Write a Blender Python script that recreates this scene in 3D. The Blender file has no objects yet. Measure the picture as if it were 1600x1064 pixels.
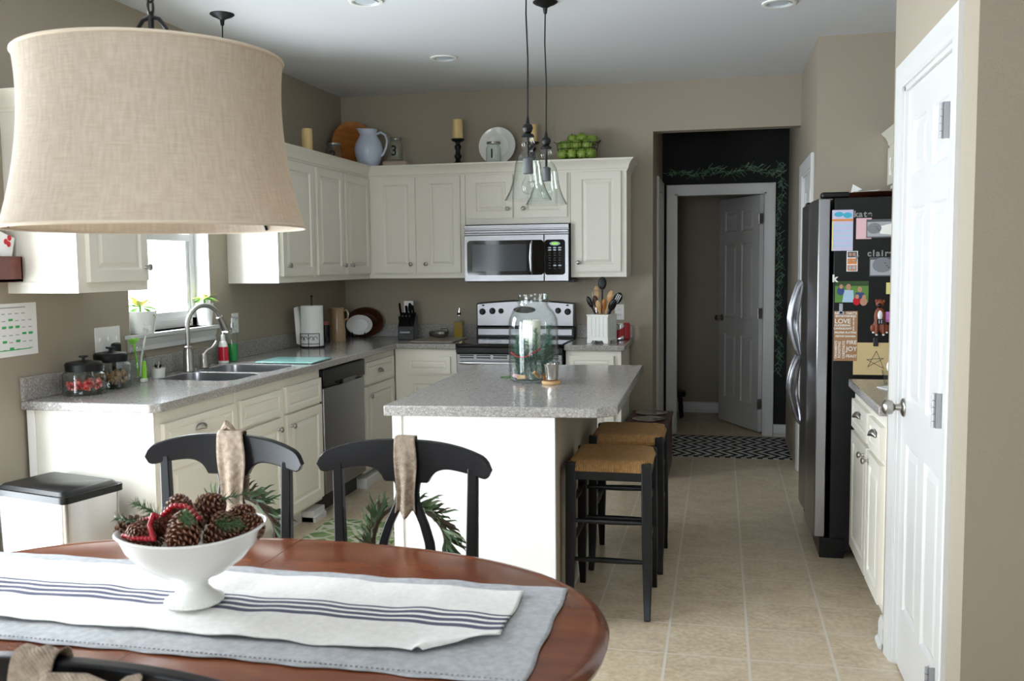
import bpy, bmesh, math, random
from mathutils import Vector, Matrix
random.seed(7)
sc = bpy.context.scene
C = sc.collection
PI = math.pi

# ------------------------------------------------------------------ camera
def make_camera():
    a, b, r, f = .2183, .082, -.0103, 1468.2
    ca, sa = math.cos(a), math.sin(a)
    F0 = Vector((-sa, ca, 0)); R = Vector((ca, sa, 0)); U0 = Vector((0, 0, 1))
    F = F0*math.cos(b)-U0*math.sin(b); U = U0*math.cos(b)+F0*math.sin(b)
    R2 = R*math.cos(r)+U*math.sin(r); U2 = U*math.cos(r)-R*math.sin(r)
    cd = bpy.data.cameras.new('camera'); cam = bpy.data.objects.new('camera', cd); C.objects.link(cam)
    m = Matrix((R2, U2, -F)).transposed().to_4x4(); m.translation = Vector((2.893, -6.979, 1.476))
    cam.matrix_world = m
    cd.sensor_width = 36; cd.lens = f/1600*36; cd.clip_start = .05
    cd.dof.use_dof = True; cd.dof.focus_distance = 5.2; cd.dof.aperture_fstop = 8
    sc.camera = cam
make_camera()

# ------------------------------------------------------------------ world, light, exposure
w = bpy.data.worlds.new('world'); sc.world = w; w.use_nodes = True
w.node_tree.nodes['Background'].inputs[0].default_value = (.86, .93, 1, 1)
w.node_tree.nodes['Background'].inputs[1].default_value = 6
def area(name, loc, rot, sx, sy, power, col):
    l = bpy.data.lights.new(name, 'AREA'); l.shape = 'RECTANGLE'; l.size = sx; l.size_y = sy; l.energy = power; l.color = col
    o = bpy.data.objects.new(name, l); o.location = loc; o.rotation_euler = rot; C.objects.link(o); return o
DAY = (.85, .93, 1)
area('daylight_patio_door', (-.35, -4.85, 1.15), (0, -PI/2, 0), 2.1, 1.85, 170, DAY)
area('added_back_fill', (1.8, -9.4, 1.5), (PI/2, 0, 0), 1.9, 1.5, 75, DAY)  # fill light added behind the camera to lift the faces turned this way
area('daylight_sink_window', (-.3, -2.41, 1.62), (0, -PI/2, 0), .95, .76, 60, DAY)
vs = sc.view_settings
vs.view_transform = 'Standard'; vs.look = 'None'; vs.gamma = 1; vs.use_curve_mapping = False; vs.exposure = .05
cy = sc.cycles
cy.use_denoising = True; cy.caustics_reflective = False; cy.caustics_refractive = False
cy.max_bounces = 9; cy.diffuse_bounces = 5; cy.glossy_bounces = 4; cy.transparent_max_bounces = 24; cy.sample_clamp_indirect = 6

# ------------------------------------------------------------------ materials
def lin(h):
    c = [int(h[i:i+2], 16)/255 for i in (0, 2, 4)]
    return tuple(x/12.92 if x <= .04045 else ((x+.055)/1.055)**2.4 for x in c)+(1,)
MATS = {}
def mat(name, col, rough=.5, metal=0, **k):
    m = bpy.data.materials.new(name); m.use_nodes = True
    b = m.node_tree.nodes['Principled BSDF']
    b.inputs['Base Color'].default_value = lin(col); b.inputs['Roughness'].default_value = rough; b.inputs['Metallic'].default_value = metal
    for kk, v in k.items(): b.inputs[kk.replace('_', ' ')].default_value = v
    MATS[name] = m; return m
def nd(m, t, **k):
    n = m.node_tree.nodes.new(t)
    for a, v in k.items(): setattr(n, a, v)
    return n
def lk(m, a, b): m.node_tree.links.new(a, b)
def coords(m, scale=(1, 1, 1), kind='Object'):
    tc = nd(m, 'ShaderNodeTexCoord'); mp = nd(m, 'ShaderNodeMapping'); mp.inputs['Scale'].default_value = scale
    lk(m, tc.outputs[kind], mp.inputs[0]); return mp.outputs[0]
def worldpos(m, scale=(1, 1, 1)):
    g = nd(m, 'ShaderNodeNewGeometry'); mp = nd(m, 'ShaderNodeMapping'); mp.inputs['Scale'].default_value = scale
    lk(m, g.outputs['Position'], mp.inputs[0]); return mp.outputs[0]
def ramp(m, fac, stops):
    r = nd(m, 'ShaderNodeValToRGB'); e = r.color_ramp.elements
    while len(e) < len(stops): e.new(.5)
    for i, (p, c) in enumerate(stops): e[i].position = p; e[i].color = lin(c)
    lk(m, fac, r.inputs[0]); return r.outputs[0]
def bsdf(m): return m.node_tree.nodes['Principled BSDF']
def bump(m, h, strength=.2, dist=.002):
    b = nd(m, 'ShaderNodeBump'); b.inputs['Strength'].default_value = strength; b.inputs['Distance'].default_value = dist
    lk(m, h, b.inputs['Height']); lk(m, b.outputs[0], bsdf(m).inputs['Normal'])
def noise(m, v, scale, detail=4):
    n = nd(m, 'ShaderNodeTexNoise'); n.inputs['Scale'].default_value = scale; n.inputs['Detail'].default_value = detail
    lk(m, v, n.inputs['Vector']); return n.outputs['Fac']
def math_(m, op, a, b=None, c=None):
    n = nd(m, 'ShaderNodeMath', operation=op)
    for i, x in enumerate((a, b, c)):
        if x is None: continue
        if isinstance(x, (int, float)): n.inputs[i].default_value = x
        else: lk(m, x, n.inputs[i])
    return n.outputs[0]
def mixc(m, fac, a, b):
    n = nd(m, 'ShaderNodeMix', data_type='RGBA')
    if isinstance(fac, (int, float)): n.inputs[0].default_value = fac
    else: lk(m, fac, n.inputs[0])
    for i, x in ((6, a), (7, b)):
        if isinstance(x, str): n.inputs[i].default_value = lin(x)
        else: lk(m, x, n.inputs[i])
    return n.outputs[2]

def wallmat(name, col):
    m = mat(name, col, .6); bump(m, noise(m, worldpos(m), 140, 3), .35, .0015); return m
WALL = wallmat('taupe_wall_paint', 'A19786')
CEIL = wallmat('white_ceiling_paint', 'D6D8DB')
CHALK = mat('black_chalkboard_paint', '0F0F12', .8)
lk(CHALK, ramp(CHALK, noise(CHALK, worldpos(CHALK), 3), [(.35, '0A0A0C'), (.7, '17171A')]), bsdf(CHALK).inputs['Base Color'])
TRIM = mat('white_trim_paint', 'D3D3D1', .35)
CREAM = mat('cream_cabinet_paint', 'E3DFD3', .38)
bump(CREAM, noise(CREAM, worldpos(CREAM), 60), .08, .001)
BEAD = mat('cream_beadboard', 'E3DFD3', .38)
def _bead():
    m = BEAD; s = nd(m, 'ShaderNodeSeparateXYZ'); lk(m, worldpos(m), s.inputs[0])
    fx = math_(m, 'FRACT', math_(m, 'MULTIPLY', s.outputs[0], 24)); d = math_(m, 'ABSOLUTE', math_(m, 'SUBTRACT', fx, .5))
    bump(m, math_(m, 'LESS_THAN', d, .45), .5, .002)
_bead()
ISL = mat('white_panel_paint', 'F6F6F4', .35)
STONE = mat('speckled_grey_countertop', '9A958E', .16)
def _stone():
    m = STONE; v = worldpos(m); vo = nd(m, 'ShaderNodeTexVoronoi'); vo.inputs['Scale'].default_value = 260; lk(m, v, vo.inputs['Vector'])
    s = nd(m, 'ShaderNodeSeparateColor'); lk(m, vo.outputs['Color'], s.inputs[0])
    c = ramp(m, s.outputs[0], [(.0, '565452'), (.14, '8A8785'), (.5, '9B9894'), (.82, 'A9A6A1'), (.95, 'D2D0CE')])
    lk(m, mixc(m, .5, c, ramp(m, noise(m, v, 90, 6), [(.3, '787470'), (.7, 'B5B1AC')])), bsdf(m).inputs['Base Color'])
_stone()
TILE = mat('beige_floor_tile', 'B9A88F', .32)
def _tile():
    m = TILE; v = worldpos(m); s = nd(m, 'ShaderNodeSeparateXYZ'); lk(m, v, s.inputs[0]); T = .305
    ds = []; cells = []
    for i, o in ((0, 2.7027), (1, -3.4909)):
        q = math_(m, 'DIVIDE', math_(m, 'SUBTRACT', s.outputs[i], o-T*40), T)
        fr = math_(m, 'FRACT', q); cells.append(math_(m, 'FLOOR', q))
        ds.append(math_(m, 'MINIMUM', fr, math_(m, 'SUBTRACT', 1, fr)))
    dx = math_(m, 'LESS_THAN', ds[0], .017); dy = math_(m, 'LESS_THAN', ds[1], .012)
    g = math_(m, 'MAXIMUM', dx, dy)
    n1 = ramp(m, noise(m, v, 9, 8), [(.25, 'AD9A80'), (.5, 'C8B699'), (.75, 'DACCB4')])
    n2 = ramp(m, noise(m, v, 45, 8), [(.38, 'A69479'), (.62, 'D8CAB0')])
    wn = nd(m, 'ShaderNodeTexWhiteNoise', noise_dimensions='2D'); cb = nd(m, 'ShaderNodeCombineXYZ'); lk(m, cells[0], cb.inputs[0]); lk(m, cells[1], cb.inputs[1]); lk(m, cb.outputs[0], wn.inputs['Vector'])
    base = mixc(m, .4, n1, n2)
    base = mixc(m, math_(m, 'MULTIPLY', wn.outputs['Value'], .25), base, 'C4B49D')
    lk(m, mixc(m, g, base, 'D0C8BB'), bsdf(m).inputs['Base Color'])
    bump(m, math_(m, 'SUBTRACT', noise(m, v, 30), math_(m, 'MULTIPLY', g, 2)), .35, .0015)
    lk(m, math_(m, 'ADD', math_(m, 'MULTIPLY', noise(m, v, 14), .25), .22), bsdf(m).inputs['Roughness'])
_tile()
def woodmat(name, c1, c2, rough, sc_=(2, 14, 14)):
    m = mat(name, c1, rough); v = worldpos(m, sc_)
    lk(m, ramp(m, noise(m, v, 2.2, 8), [(.3, c1), (.7, c2)]), bsdf(m).inputs['Base Color']); return m
CHERRY = woodmat('cherry_table_wood', '663521', '84492B', .2, (2, 7, 7))
REDWOOD = woodmat('red_brown_stained_wood', '4A1A10', '6B2A1C', .4)
LIGHTWOOD = woodmat('light_wood', 'B98C58', 'D9B382', .6)
MIDWOOD = woodmat('honey_brown_wood', '9A5A22', 'B8742F', .35, (6, 6, 14))
DARKWOOD = woodmat('dark_walnut_wood', '33190D', '4D2814', .35)
BLKW = mat('black_painted_wood', '0A0B0E', .33, Specular_IOR_Level=.35)
lk(BLKW, ramp(BLKW, noise(BLKW, worldpos(BLKW, (1, 1, .4)), 26, 6), [(.3, '07080B'), (.66, '0D0E13'), (.76, '241512')]), bsdf(BLKW).inputs['Base Color'])
BLK = mat('black_plastic', '060607', .35, Specular_IOR_Level=.35); BLKG = mat('black_glass', '08080A', .06); BLKM = mat('black_metal', '090909', .45, 0, Specular_IOR_Level=.35)
STEEL = mat('brushed_stainless_steel', '9C9CA0', .3, 1); NICK = mat('brushed_nickel', 'A8A49E', .3, 1); HING = mat('satin_hinge_metal', 'A2A2A5', .45, .6)
bump(STEEL, noise(STEEL, worldpos(STEEL, (1, 1, 60)), 30), .04, .001)
SSIDE = mat('satin_stainless_edge', 'CFCFD2', .35, 1)
CHROME = mat('polished_chrome', 'D8D8DA', .12, 1)
FRSIDE = mat('black_textured_enamel', '060607', .45, Specular_IOR_Level=.35); bump(FRSIDE, noise(FRSIDE, worldpos(FRSIDE), 300), .4, .001)
WHITE = mat('white_ceramic', 'EFEFEA', .15); WPLA = mat('white_plastic', 'ECECE6', .35); PAPER = mat('white_paper', 'EDEDED', .8)
WAX = mat('cream_wax', 'E3C88F', .5, Subsurface_Weight=.15); WAXW = mat('white_wax', 'EFEADB', .5)
CROCK = mat('tan_glazed_stoneware', 'B79A76', .15); TOWEL = mat('white_paper_towel', 'F0F0EC', .9)
GREEN = mat('green_apple_skin', '7F9A3C', .3); LEAF = mat('dark_green_leaf', '44613A', .6); LEAF2 = mat('grey_green_leaf', '7B8F6B', .6)
LEAF3 = mat('brown_dried_leaf', '4A3B2A', .7); PINE = mat('blue_green_pine_needles', '68907F', .7)
CONE = mat('brown_pine_cone_scales', '5E3322', .4); CONET = mat('pale_cone_tips', '8F6B55', .5); BERRY = mat('glossy_red_berries', '9E0F1F', .15)
lk(GREEN, ramp(GREEN, noise(GREEN, worldpos(GREEN), 12), [(.35, '6F8B30'), (.7, '94AA4C')]), bsdf(GREEN).inputs['Base Color'])
def fabric(name, c1, c2, sx=700, st=.4):
    m = mat(name, c1, .95); s = nd(m, 'ShaderNodeSeparateXYZ'); lk(m, worldpos(m), s.inputs[0])
    a = math_(m, 'SINE', math_(m, 'MULTIPLY', s.outputs[0], sx)); b = math_(m, 'SINE', math_(m, 'MULTIPLY', math_(m, 'ADD', s.outputs[1], s.outputs[2]), sx))
    k = math_(m, 'MULTIPLY', a, b); n = noise(m, worldpos(m), 70, 6)
    lk(m, ramp(m, n, [(.3, c1), (.7, c2)]), bsdf(m).inputs['Base Color']); bump(m, k, st, .001); return m
BURLAP = fabric('burlap_ribbon', '887767', 'B4A390', 900, .8)
LINEN = fabric('grey_linen', 'A3A5A8', 'BDBFC2', 1500); 
RUNNER = fabric('white_striped_cotton', 'E4E2DE', 'F0EEEA', 1500)
def _runner():
    m = RUNNER; tc = nd(m, 'ShaderNodeUVMap'); s = nd(m, 'ShaderNodeSeparateXYZ'); lk(m, tc.outputs[0], s.inputs[0]); y = s.outputs[1]
    tot = None
    for c, wd in ((.585, .018), (.525, .03), (.455, .032), (.385, .034)):
        k = math_(m, 'LESS_THAN', math_(m, 'ABSOLUTE', math_(m, 'SUBTRACT', y, c)), wd/2*1.3)
        tot = k if tot is None else math_(m, 'MAXIMUM', tot, k)
    prev = bsdf(m).inputs['Base Color'].links[0].from_socket
    lk(m, mixc(m, tot, prev, '55566B'), bsdf(m).inputs['Base Color'])
_runner()
def shade_mat():
    m = mat('natural_burlap_shade', 'CBB9A0', .95); g = nd(m, 'ShaderNodeTexCoord'); s = nd(m, 'ShaderNodeSeparateXYZ'); lk(m, g.outputs['UV'], s.inputs[0])
    mp = nd(m, 'ShaderNodeMapping'); mp.inputs['Scale'].default_value = (2.5, 90, 1); lk(m, g.outputs['UV'], mp.inputs[0]); n1 = noise(m, mp.outputs[0], 2.2, 7)
    mp2 = nd(m, 'ShaderNodeMapping'); mp2.inputs['Scale'].default_value = (24, 6, 1); lk(m, g.outputs['UV'], mp2.inputs[0]); n2 = noise(m, mp2.outputs[0], 1.6, 7)
    a = ramp(m, n1, [(.3, 'BBAC98'), (.66, 'E3D9CA')]); b = ramp(m, n2, [(.3, 'BDAE9A'), (.66, 'E3D9CA')])
    lk(m, mixc(m, .5, a, b), bsdf(m).inputs['Base Color'])
    # woven cloth lets some light through
    tr = nd(m, 'ShaderNodeBsdfTranslucent'); tr.inputs[0].default_value = lin('D8C8B2'); mx = nd(m, 'ShaderNodeMixShader'); mx.inputs[0].default_value = .3
    lk(m, bsdf(m).outputs[0], mx.inputs[1]); lk(m, tr.outputs[0], mx.inputs[2]); lk(m, mx.outputs[0], m.node_tree.nodes['Material Output'].inputs[0])
    return m
SHADE = shade_mat()
RUSH = mat('golden_rush_weave', 'B07A3C', .7)
def _rush():
    m = RUSH; tc = nd(m, 'ShaderNodeTexCoord'); n = noise(m, tc.outputs['Object'], 60, 6)
    s = nd(m, 'ShaderNodeSeparateXYZ'); lk(m, tc.outputs['Object'], s.inputs[0])
    ax = math_(m, 'ABSOLUTE', s.outputs[0]); ay = math_(m, 'ABSOLUTE', s.outputs[1])
    fb = math_(m, 'GREATER_THAN', ay, ax)   # strands run across the nearest rail
    u = math_(m, 'ADD', math_(m, 'MULTIPLY', fb, s.outputs[0]), math_(m, 'MULTIPLY', math_(m, 'SUBTRACT', 1, fb), s.outputs[1]))
    w_ = math_(m, 'SINE', math_(m, 'ADD', math_(m, 'MULTIPLY', u, 900), math_(m, 'MULTIPLY', n, 9)))
    lk(m, mixc(m, math_(m, 'MULTIPLY', math_(m, 'ADD', w_, 1), .42), ramp(m, n, [(.3, '9F7440'), (.7, 'C79C66')]), '8F6838'), bsdf(m).inputs['Base Color'])
    bump(m, w_, .7, .002)
_rush()
def glassmat(name, tint='FBFDFC', k=1.45, dark=.0):
    m = bpy.data.materials.new(name); m.use_nodes = True; nt = m.node_tree; nt.nodes.remove(nt.nodes['Principled BSDF'])
    t = nd(m, 'ShaderNodeBsdfTransparent'); g = nd(m, 'ShaderNodeBsdfGlossy'); g.inputs['Roughness'].default_value = .03
    lw = nd(m, 'ShaderNodeLayerWeight'); lw.inputs[0].default_value = .5
    c = nd(m, 'ShaderNodeValToRGB'); c.color_ramp.elements[0].position = .7; c.color_ramp.elements[0].color = lin(tint); c.color_ramp.elements[1].position = 1; c.color_ramp.elements[1].color = lin('B9C6C2')
    lk(m, lw.outputs['Facing'], c.inputs[0]); lk(m, c.outputs[0], t.inputs[0])
    fr = math_(m, 'ADD', math_(m, 'MULTIPLY', math_(m, 'POWER', lw.outputs['Facing'], 3.5), .5 if k > 1.3 else .15), .035 if k > 1.3 else .01)
    mx = nd(m, 'ShaderNodeMixShader'); lk(m, fr, mx.inputs[0]); lk(m, t.outputs[0], mx.inputs[1]); lk(m, g.outputs[0], mx.inputs[2])
    lk(m, mx.outputs[0], nt.nodes['Material Output'].inputs[0]); return m
GLASS = glassmat('clear_glass'); PANE = glassmat('window_glass', 'FFFFFF', 1.2)
OIL = mat('golden_olive_oil', 'A8891A', .1, Transmission_Weight=.3); SOAPG = mat('green_dish_soap', '1FA34A', .1, Transmission_Weight=.2)
RED = mat('glossy_red_label', 'C21A2B', .3); PINKC = mat('red_and_white_candy', 'C8403C', .4)
lk(PINKC, ramp(PINKC, noise(PINKC, worldpos(PINKC), 40), [(.4, 'B52A2A'), (.65, 'E29A8C')]), bsdf(PINKC).inputs['Base Color'])
NUTS = mat('tan_dog_biscuits', '9A7A54', .7); TEAL = mat('frosted_aqua_glass', '8FC3BC', .12); LIME = mat('lime_green_plastic', '8CD23C', .4)
POIN = mat('cream_yellow_poinsettia', 'E8DE8A', .6); LEAFB = mat('bright_green_leaf', '5C9A3A', .5); MERC = mat('mottled_silver_glass', 'C9C4BC', .12, 1)
SILK = mat('grey_metal_letter', '8F8F90', .4, .3); KRAFT = mat('kraft_board', 'A9805C', .8); ENV = mat('manila_paper', 'D9C08E', .8)
SKIN = mat('printed_skin_tone', 'B98A70', .6); GREY1 = mat('printed_light_grey', 'A6AAB0', .6); GREY2 = mat('printed_dark_grey', '565A60', .6)
BLUEP = mat('printed_blue', '35487C', .6); LBLUE = mat('printed_pale_blue', 'A9C6DC', .6); AQUA = mat('printed_aqua', '3FA9C4', .6); LILAC = mat('printed_lilac', 'C3BEDA', .6)
PGREEN = mat('printed_green', '5E8A3C', .6); PINKP = mat('pink_paper', 'E0B8C0', .8); MAG = mat('magenta_paper', 'C77FC8', .8); YEL = mat('yellow_paper', 'E2D98C', .8)
ORAN = mat('printed_orange', 'D98A3A', .6); DOGB = mat('boxer_brown', '7C3A1C', .5); INK = mat('dark_ink', '3A3A3C', .7); GREENM = mat('green_marker', '3FAE62', .8)
CHALKG = mat('green_chalk', '4C7257', .9); CHALKW = mat('pale_green_chalk', '78947F', .9)
LCD = mat('lit_green_display', '7FD13A', .4); bsdf(LCD).inputs['Emission Color'].default_value = lin('8CE040'); bsdf(LCD).inputs['Emission Strength'].default_value = .6
BTN = mat('pale_blue_button', 'AEBBC8', .4); DISC = mat('dark_grey_metal', '3A3A3E', .4, .6); SOCK = mat('grey_lamp_socket', '55555A', .4, .3)
CHEV = mat('black_white_chevron_rug', 'C9C7C2', .95)
def _chev():
    m = CHEV; s = nd(m, 'ShaderNodeSeparateXYZ'); lk(m, worldpos(m), s.inputs[0])
    t = math_(m, 'PINGPONG', s.outputs[1], .13)
    q = math_(m, 'FRACT', math_(m, 'DIVIDE', math_(m, 'ADD', s.outputs[0], math_(m, 'MULTIPLY', t, .75)), .078))
    lk(m, mixc(m, math_(m, 'GREATER_THAN', q, .5), 'C6C5C2', '14141C'), bsdf(m).inputs['Base Color'])
_chev()
MATG = mat('green_trellis_mat', '7E9A5E', .95)
def _matg():
    m = MATG; vo = nd(m, 'ShaderNodeTexVoronoi', feature='DISTANCE_TO_EDGE'); vo.inputs['Scale'].default_value = 11; lk(m, worldpos(m), vo.inputs['Vector'])
    lk(m, mixc(m, math_(m, 'LESS_THAN', vo.outputs['Distance'], .09), ramp(m, noise(m, worldpos(m), 8), [(.4, '6B8A52'), (.6, '92A873')]), 'CFCDBB'), bsdf(m).inputs['Base Color'])
_matg()

# ------------------------------------------------------------------ mesh builder
class B:
    def __init__(s): s.v = []; s.f = []; s.mi = []; s.uv = None; s.cur = 0
    def add(s, vs_, fs, mi=None):
        n = len(s.v); s.v += [tuple(p) for p in vs_]; s.f += [tuple(i+n for i in f) for f in fs]; s.mi += [s.cur if mi is None else mi]*len(fs); return s
    def box(s, x0, x1, y0, y1, z0, z1):
        x0, x1 = sorted((x0, x1)); y0, y1 = sorted((y0, y1)); z0, z1 = sorted((z0, z1))
        v = [(x, y, z) for z in (z0, z1) for y in (y0, y1) for x in (x0, x1)]
        return s.add(v, [(0, 2, 3, 1), (4, 5, 7, 6), (0, 1, 5, 4), (2, 6, 7, 3), (0, 4, 6, 2), (1, 3, 7, 5)])
    def tube(s, pts, rad, n=12, cap=True, sx=1, sy=1, up=None, closed=False):
        pts = [Vector(p) for p in pts]; N = len(pts)
        if not isinstance(rad, (list, tuple)): rad = [rad]*N
        prev = Vector(up) if up else None; rings = []
        for i, p in enumerate(pts):
            if closed: d = pts[(i+1) % N]-pts[i-1]
            else: d = pts[min(i+1, N-1)]-pts[max(i-1, 0)]
            d.normalize()
            if prev is None: prev = Vector((0, 0, 1)) if abs(d.z) < .9 else Vector((1, 0, 0))
            a = prev-d*prev.dot(d)
            if a.length < 1e-6: a = d.orthogonal()
            a.normalize(); b = d.cross(a); prev = a
            rings.append([p+a*math.cos(2*PI*k/n+PI/n)*rad[i]*sx+b*math.sin(2*PI*k/n+PI/n)*rad[i]*sy for k in range(n)])
        vs_ = [v for r in rings for v in r]; fs = []
        for i in range(N if closed else N-1):
            j = (i+1) % N
            for k in range(n): fs.append((i*n+k, i*n+(k+1) % n, j*n+(k+1) % n, j*n+k))
        if cap and not closed: fs += [tuple(range(n))[::-1], tuple((N-1)*n+k for k in range(n))]
        return s.add(vs_, fs)
    def cyl(s, p0, p1, r0, r1=None, n=20): return s.tube([p0, p1], [r0, r0 if r1 is None else r1], n)
    def bar(s, p0, p1, w_, d_, up=(0, 0, 1)):  # rectangular bar; w_ along up-ish, d_ across
        return s.tube([p0, p1], 1/math.sqrt(.5), 4, sx=w_/2, sy=d_/2, up=up)
    def lathe(s, prof, c=(0, 0, 0), n=28, ax=None, sx=1, sy=1, rot=0, cap=True):
        c = Vector(c); M = Matrix.Identity(3)
        if ax is not None: M = Vector((0, 0, 1)).rotation_difference(Vector(ax).normalized()).to_matrix()
        vs_ = []; fs = []
        for r, z in prof:
            for k in range(n):
                t = 2*PI*k/n; x, y = r*math.cos(t)*sx, r*math.sin(t)*sy
                x, y = x*math.cos(rot)-y*math.sin(rot), x*math.sin(rot)+y*math.cos(rot)
                vs_.append(c+M@Vector((x, y, z)))
        for i in range(len(prof)-1):
            for k in range(n): fs.append((i*n+k, i*n+(k+1) % n, (i+1)*n+(k+1) % n, (i+1)*n+k))
        if cap:
            if prof[0][0] > 1e-5: fs.append(tuple(range(n))[::-1])
            if prof[-1][0] > 1e-5: fs.append(tuple((len(prof)-1)*n+k for k in range(n)))
        return s.add(vs_, fs)
    def sph(s, c, r, n=12, m_=8, sc_=(1, 1, 1)):
        pr = [(max(1e-6, math.sin(PI*i/m_))*r, -math.cos(PI*i/m_)*r*sc_[2]) for i in range(m_+1)]
        return s.lathe(pr, c, n, sx=sc_[0], sy=sc_[1], cap=False)
    def prism(s, poly, a, b, ax='z'):
        def P(u, v, w_): return {'z': (u, v, w_), 'y': (u, w_, v), 'x': (w_, u, v)}[ax]
        n = len(poly); vs_ = [P(u, v, a) for u, v in poly]+[P(u, v, b) for u, v in poly]
        fs = [tuple(range(n))[::-1], tuple(range(n, 2*n))]+[(k, (k+1) % n, (k+1) % n+n, k+n) for k in range(n)]
        return s.add(vs_, fs)
    def xf(s, M, start=0):
        s.v = s.v[:start]+[tuple(M@Vector(p)) for p in s.v[start:]]; return s
ORIG = {}
def obj(name, b, m, parent=None, loc=None, rot=0, bevel=0, label=None, smooth=35, seg=2, sub=0, world=False, solid=0):
    """links the builder's shapes as ONE mesh object; world=True: coordinates are in world space"""
    me = bpy.data.meshes.new(name); v = b.v
    o = bpy.data.objects.new(name, me); C.objects.link(o)
    off = Vector((0, 0, 0))
    if parent is not None:
        o.parent = parent; off = Vector(ORIG[parent.as_pointer()])
    if loc is not None: o.location = loc; o.rotation_euler = (0, 0, rot)
    if parent is None:
        off = Vector(loc) if loc is not None else Vector((0, 0, 0))
    ORIG[o.as_pointer()] = tuple(off)
    if world: v = [tuple(Vector(p)-off) for p in v]
    me.from_pydata(v, [], b.f); 
    ms = m if isinstance(m, (list, tuple)) else [m]
    for x in ms: me.materials.append(x)
    if len(ms) > 1: me.polygons.foreach_set('material_index', b.mi)
    if b.uv: 
        uvl = me.uv_layers.new(name='UVMap')
        for l in me.loops: uvl.data[l.index].uv = b.uv[l.vertex_index]
    bm = bmesh.new(); bm.from_mesh(me); bmesh.ops.recalc_face_normals(bm, faces=bm.faces); bm.to_mesh(me); bm.free()
    if smooth:
        me.shade_smooth(); me.set_sharp_from_angle(angle=math.radians(smooth))
    if bevel:
        md = o.modifiers.new('bevel', 'BEVEL'); md.width = bevel; md.segments = seg; md.limit_method = 'ANGLE'; md.angle_limit = math.radians(40)
    if solid:
        md = o.modifiers.new('solid', 'SOLIDIFY'); md.thickness = solid; md.offset = 0
    if sub:
        md = o.modifiers.new('sub', 'SUBSURF'); md.levels = sub; md.render_levels = sub
    if label: o['label'] = label
    return o
def tag(o, label, cat, group=None):
    o['label'] = label; o['category'] = cat
    if group: o['group'] = group
    return o
def thing(name, label, cat, loc=(0, 0, 0), rot=0, group=None):
    o = bpy.data.objects.new(name, None); C.objects.link(o); o.location = loc; o.rotation_euler = (0, 0, rot); o.empty_display_size = .1
    ORIG[o.as_pointer()] = tuple(loc) if not rot else (0, 0, 0)
    return tag(o, label, cat, group)
def struct(name, b, m, parent=None, **k):
    o = obj(name, b, m, parent, **k)
    if parent is None: o['kind'] = 'structure'
    return o
def copy_tree(o, loc=None, rot=None, parent=None, label=None):
    c = o.copy(); C.objects.link(c)
    if parent: c.parent = parent
    if loc is not None: c.location = loc
    if rot is not None: c.rotation_euler = rot if isinstance(rot, tuple) else (0, 0, rot)
    if label: c['label'] = label
    for ch in [x for x in list(o.children)]: copy_tree(ch, parent=c)
    return c
def wall(name, m, ax, c0, c1, u0, u1, z0, z1, holes=()):
    """slab in plane ax from c0 to c1; u runs along the other axis; holes (u0,u1,z0,z1)"""
    b = B(); us = sorted({u0, u1, *[h[i] for h in holes for i in (0, 1)]}); zs = sorted({z0, z1, *[h[i] for h in holes for i in (2, 3)]})
    for i in range(len(us)-1):
        for j in range(len(zs)-1):
            um, zm = (us[i]+us[i+1])/2, (zs[j]+zs[j+1])/2
            if any(h[0] < um < h[1] and h[2] < zm < h[3] for h in holes): continue
            if ax == 'x': b.box(c0, c1, us[i], us[i+1], zs[j], zs[j+1])
            else: b.box(us[i], us[i+1], c0, c1, zs[j], zs[j+1])
    return struct(name, b, m, smooth=0)
def paneled(b, w_, h, t, opens, ring, place):
    """front face at depth t with recessed/raised openings; place(u,v,d)->xyz"""
    us = sorted({0, w_, *[o[i] for o in opens for i in (0, 1)]}); vs_ = sorted({0, h, *[o[i] for o in opens for i in (2, 3)]})
    def quad(pts): b.add([place(*p) for p in pts], [(0, 1, 2, 3)])
    for i in range(len(us)-1):
        for j in range(len(vs_)-1):
            um, vm = (us[i]+us[i+1])/2, (vs_[j]+vs_[j+1])/2
            if any(o[0] < um < o[1] and o[2] < vm < o[3] for o in opens): continue
            quad([(us[i], vs_[j], t), (us[i+1], vs_[j], t), (us[i+1], vs_[j+1], t), (us[i], vs_[j+1], t)])
    for (a0, a1, c0, c1) in opens:
        loops = [[(a0+q, c0+q, d), (a1-q, c0+q, d), (a1-q, c1-q, d), (a0+q, c1-q, d)] for q, d in [(0, t)]+ring]
        for k in range(len(loops)-1):
            for e in range(4): quad([loops[k][e], loops[k][(e+1) % 4], loops[k+1][(e+1) % 4], loops[k+1][e]])
        quad(loops[-1])
    e = .004 if t > .012 else 0
    quad([(0, 0, 0), (0, 0, t), (w_, 0, t), (w_, 0, 0)]); quad([(0, h, 0), (0, h, t), (w_, h, t), (w_, h, 0)])
    quad([(0, 0, 0), (0, h, 0), (0, h, t), (0, 0, t)]); quad([(w_, 0, 0), (w_, h, 0), (w_, h, t), (w_, 0, t)]); quad([(0, 0, 0), (w_, 0, 0), (w_, h, 0), (0, h, 0)])
def placer(face, o, u0, z0):
    """face '+x','-x','-y','+y': plane coordinate o, u from u0 in the positive axis direction"""
    if face == '+x': return lambda u, v, d: (o+d, u0+u, z0+v)
    if face == '-x': return lambda u, v, d: (o-d, u0+u, z0+v)
    if face == '-y': return lambda u, v, d: (u0+u, o-d, z0+v)
    return lambda u, v, d: (u0+u, o+d, z0+v)
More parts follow.
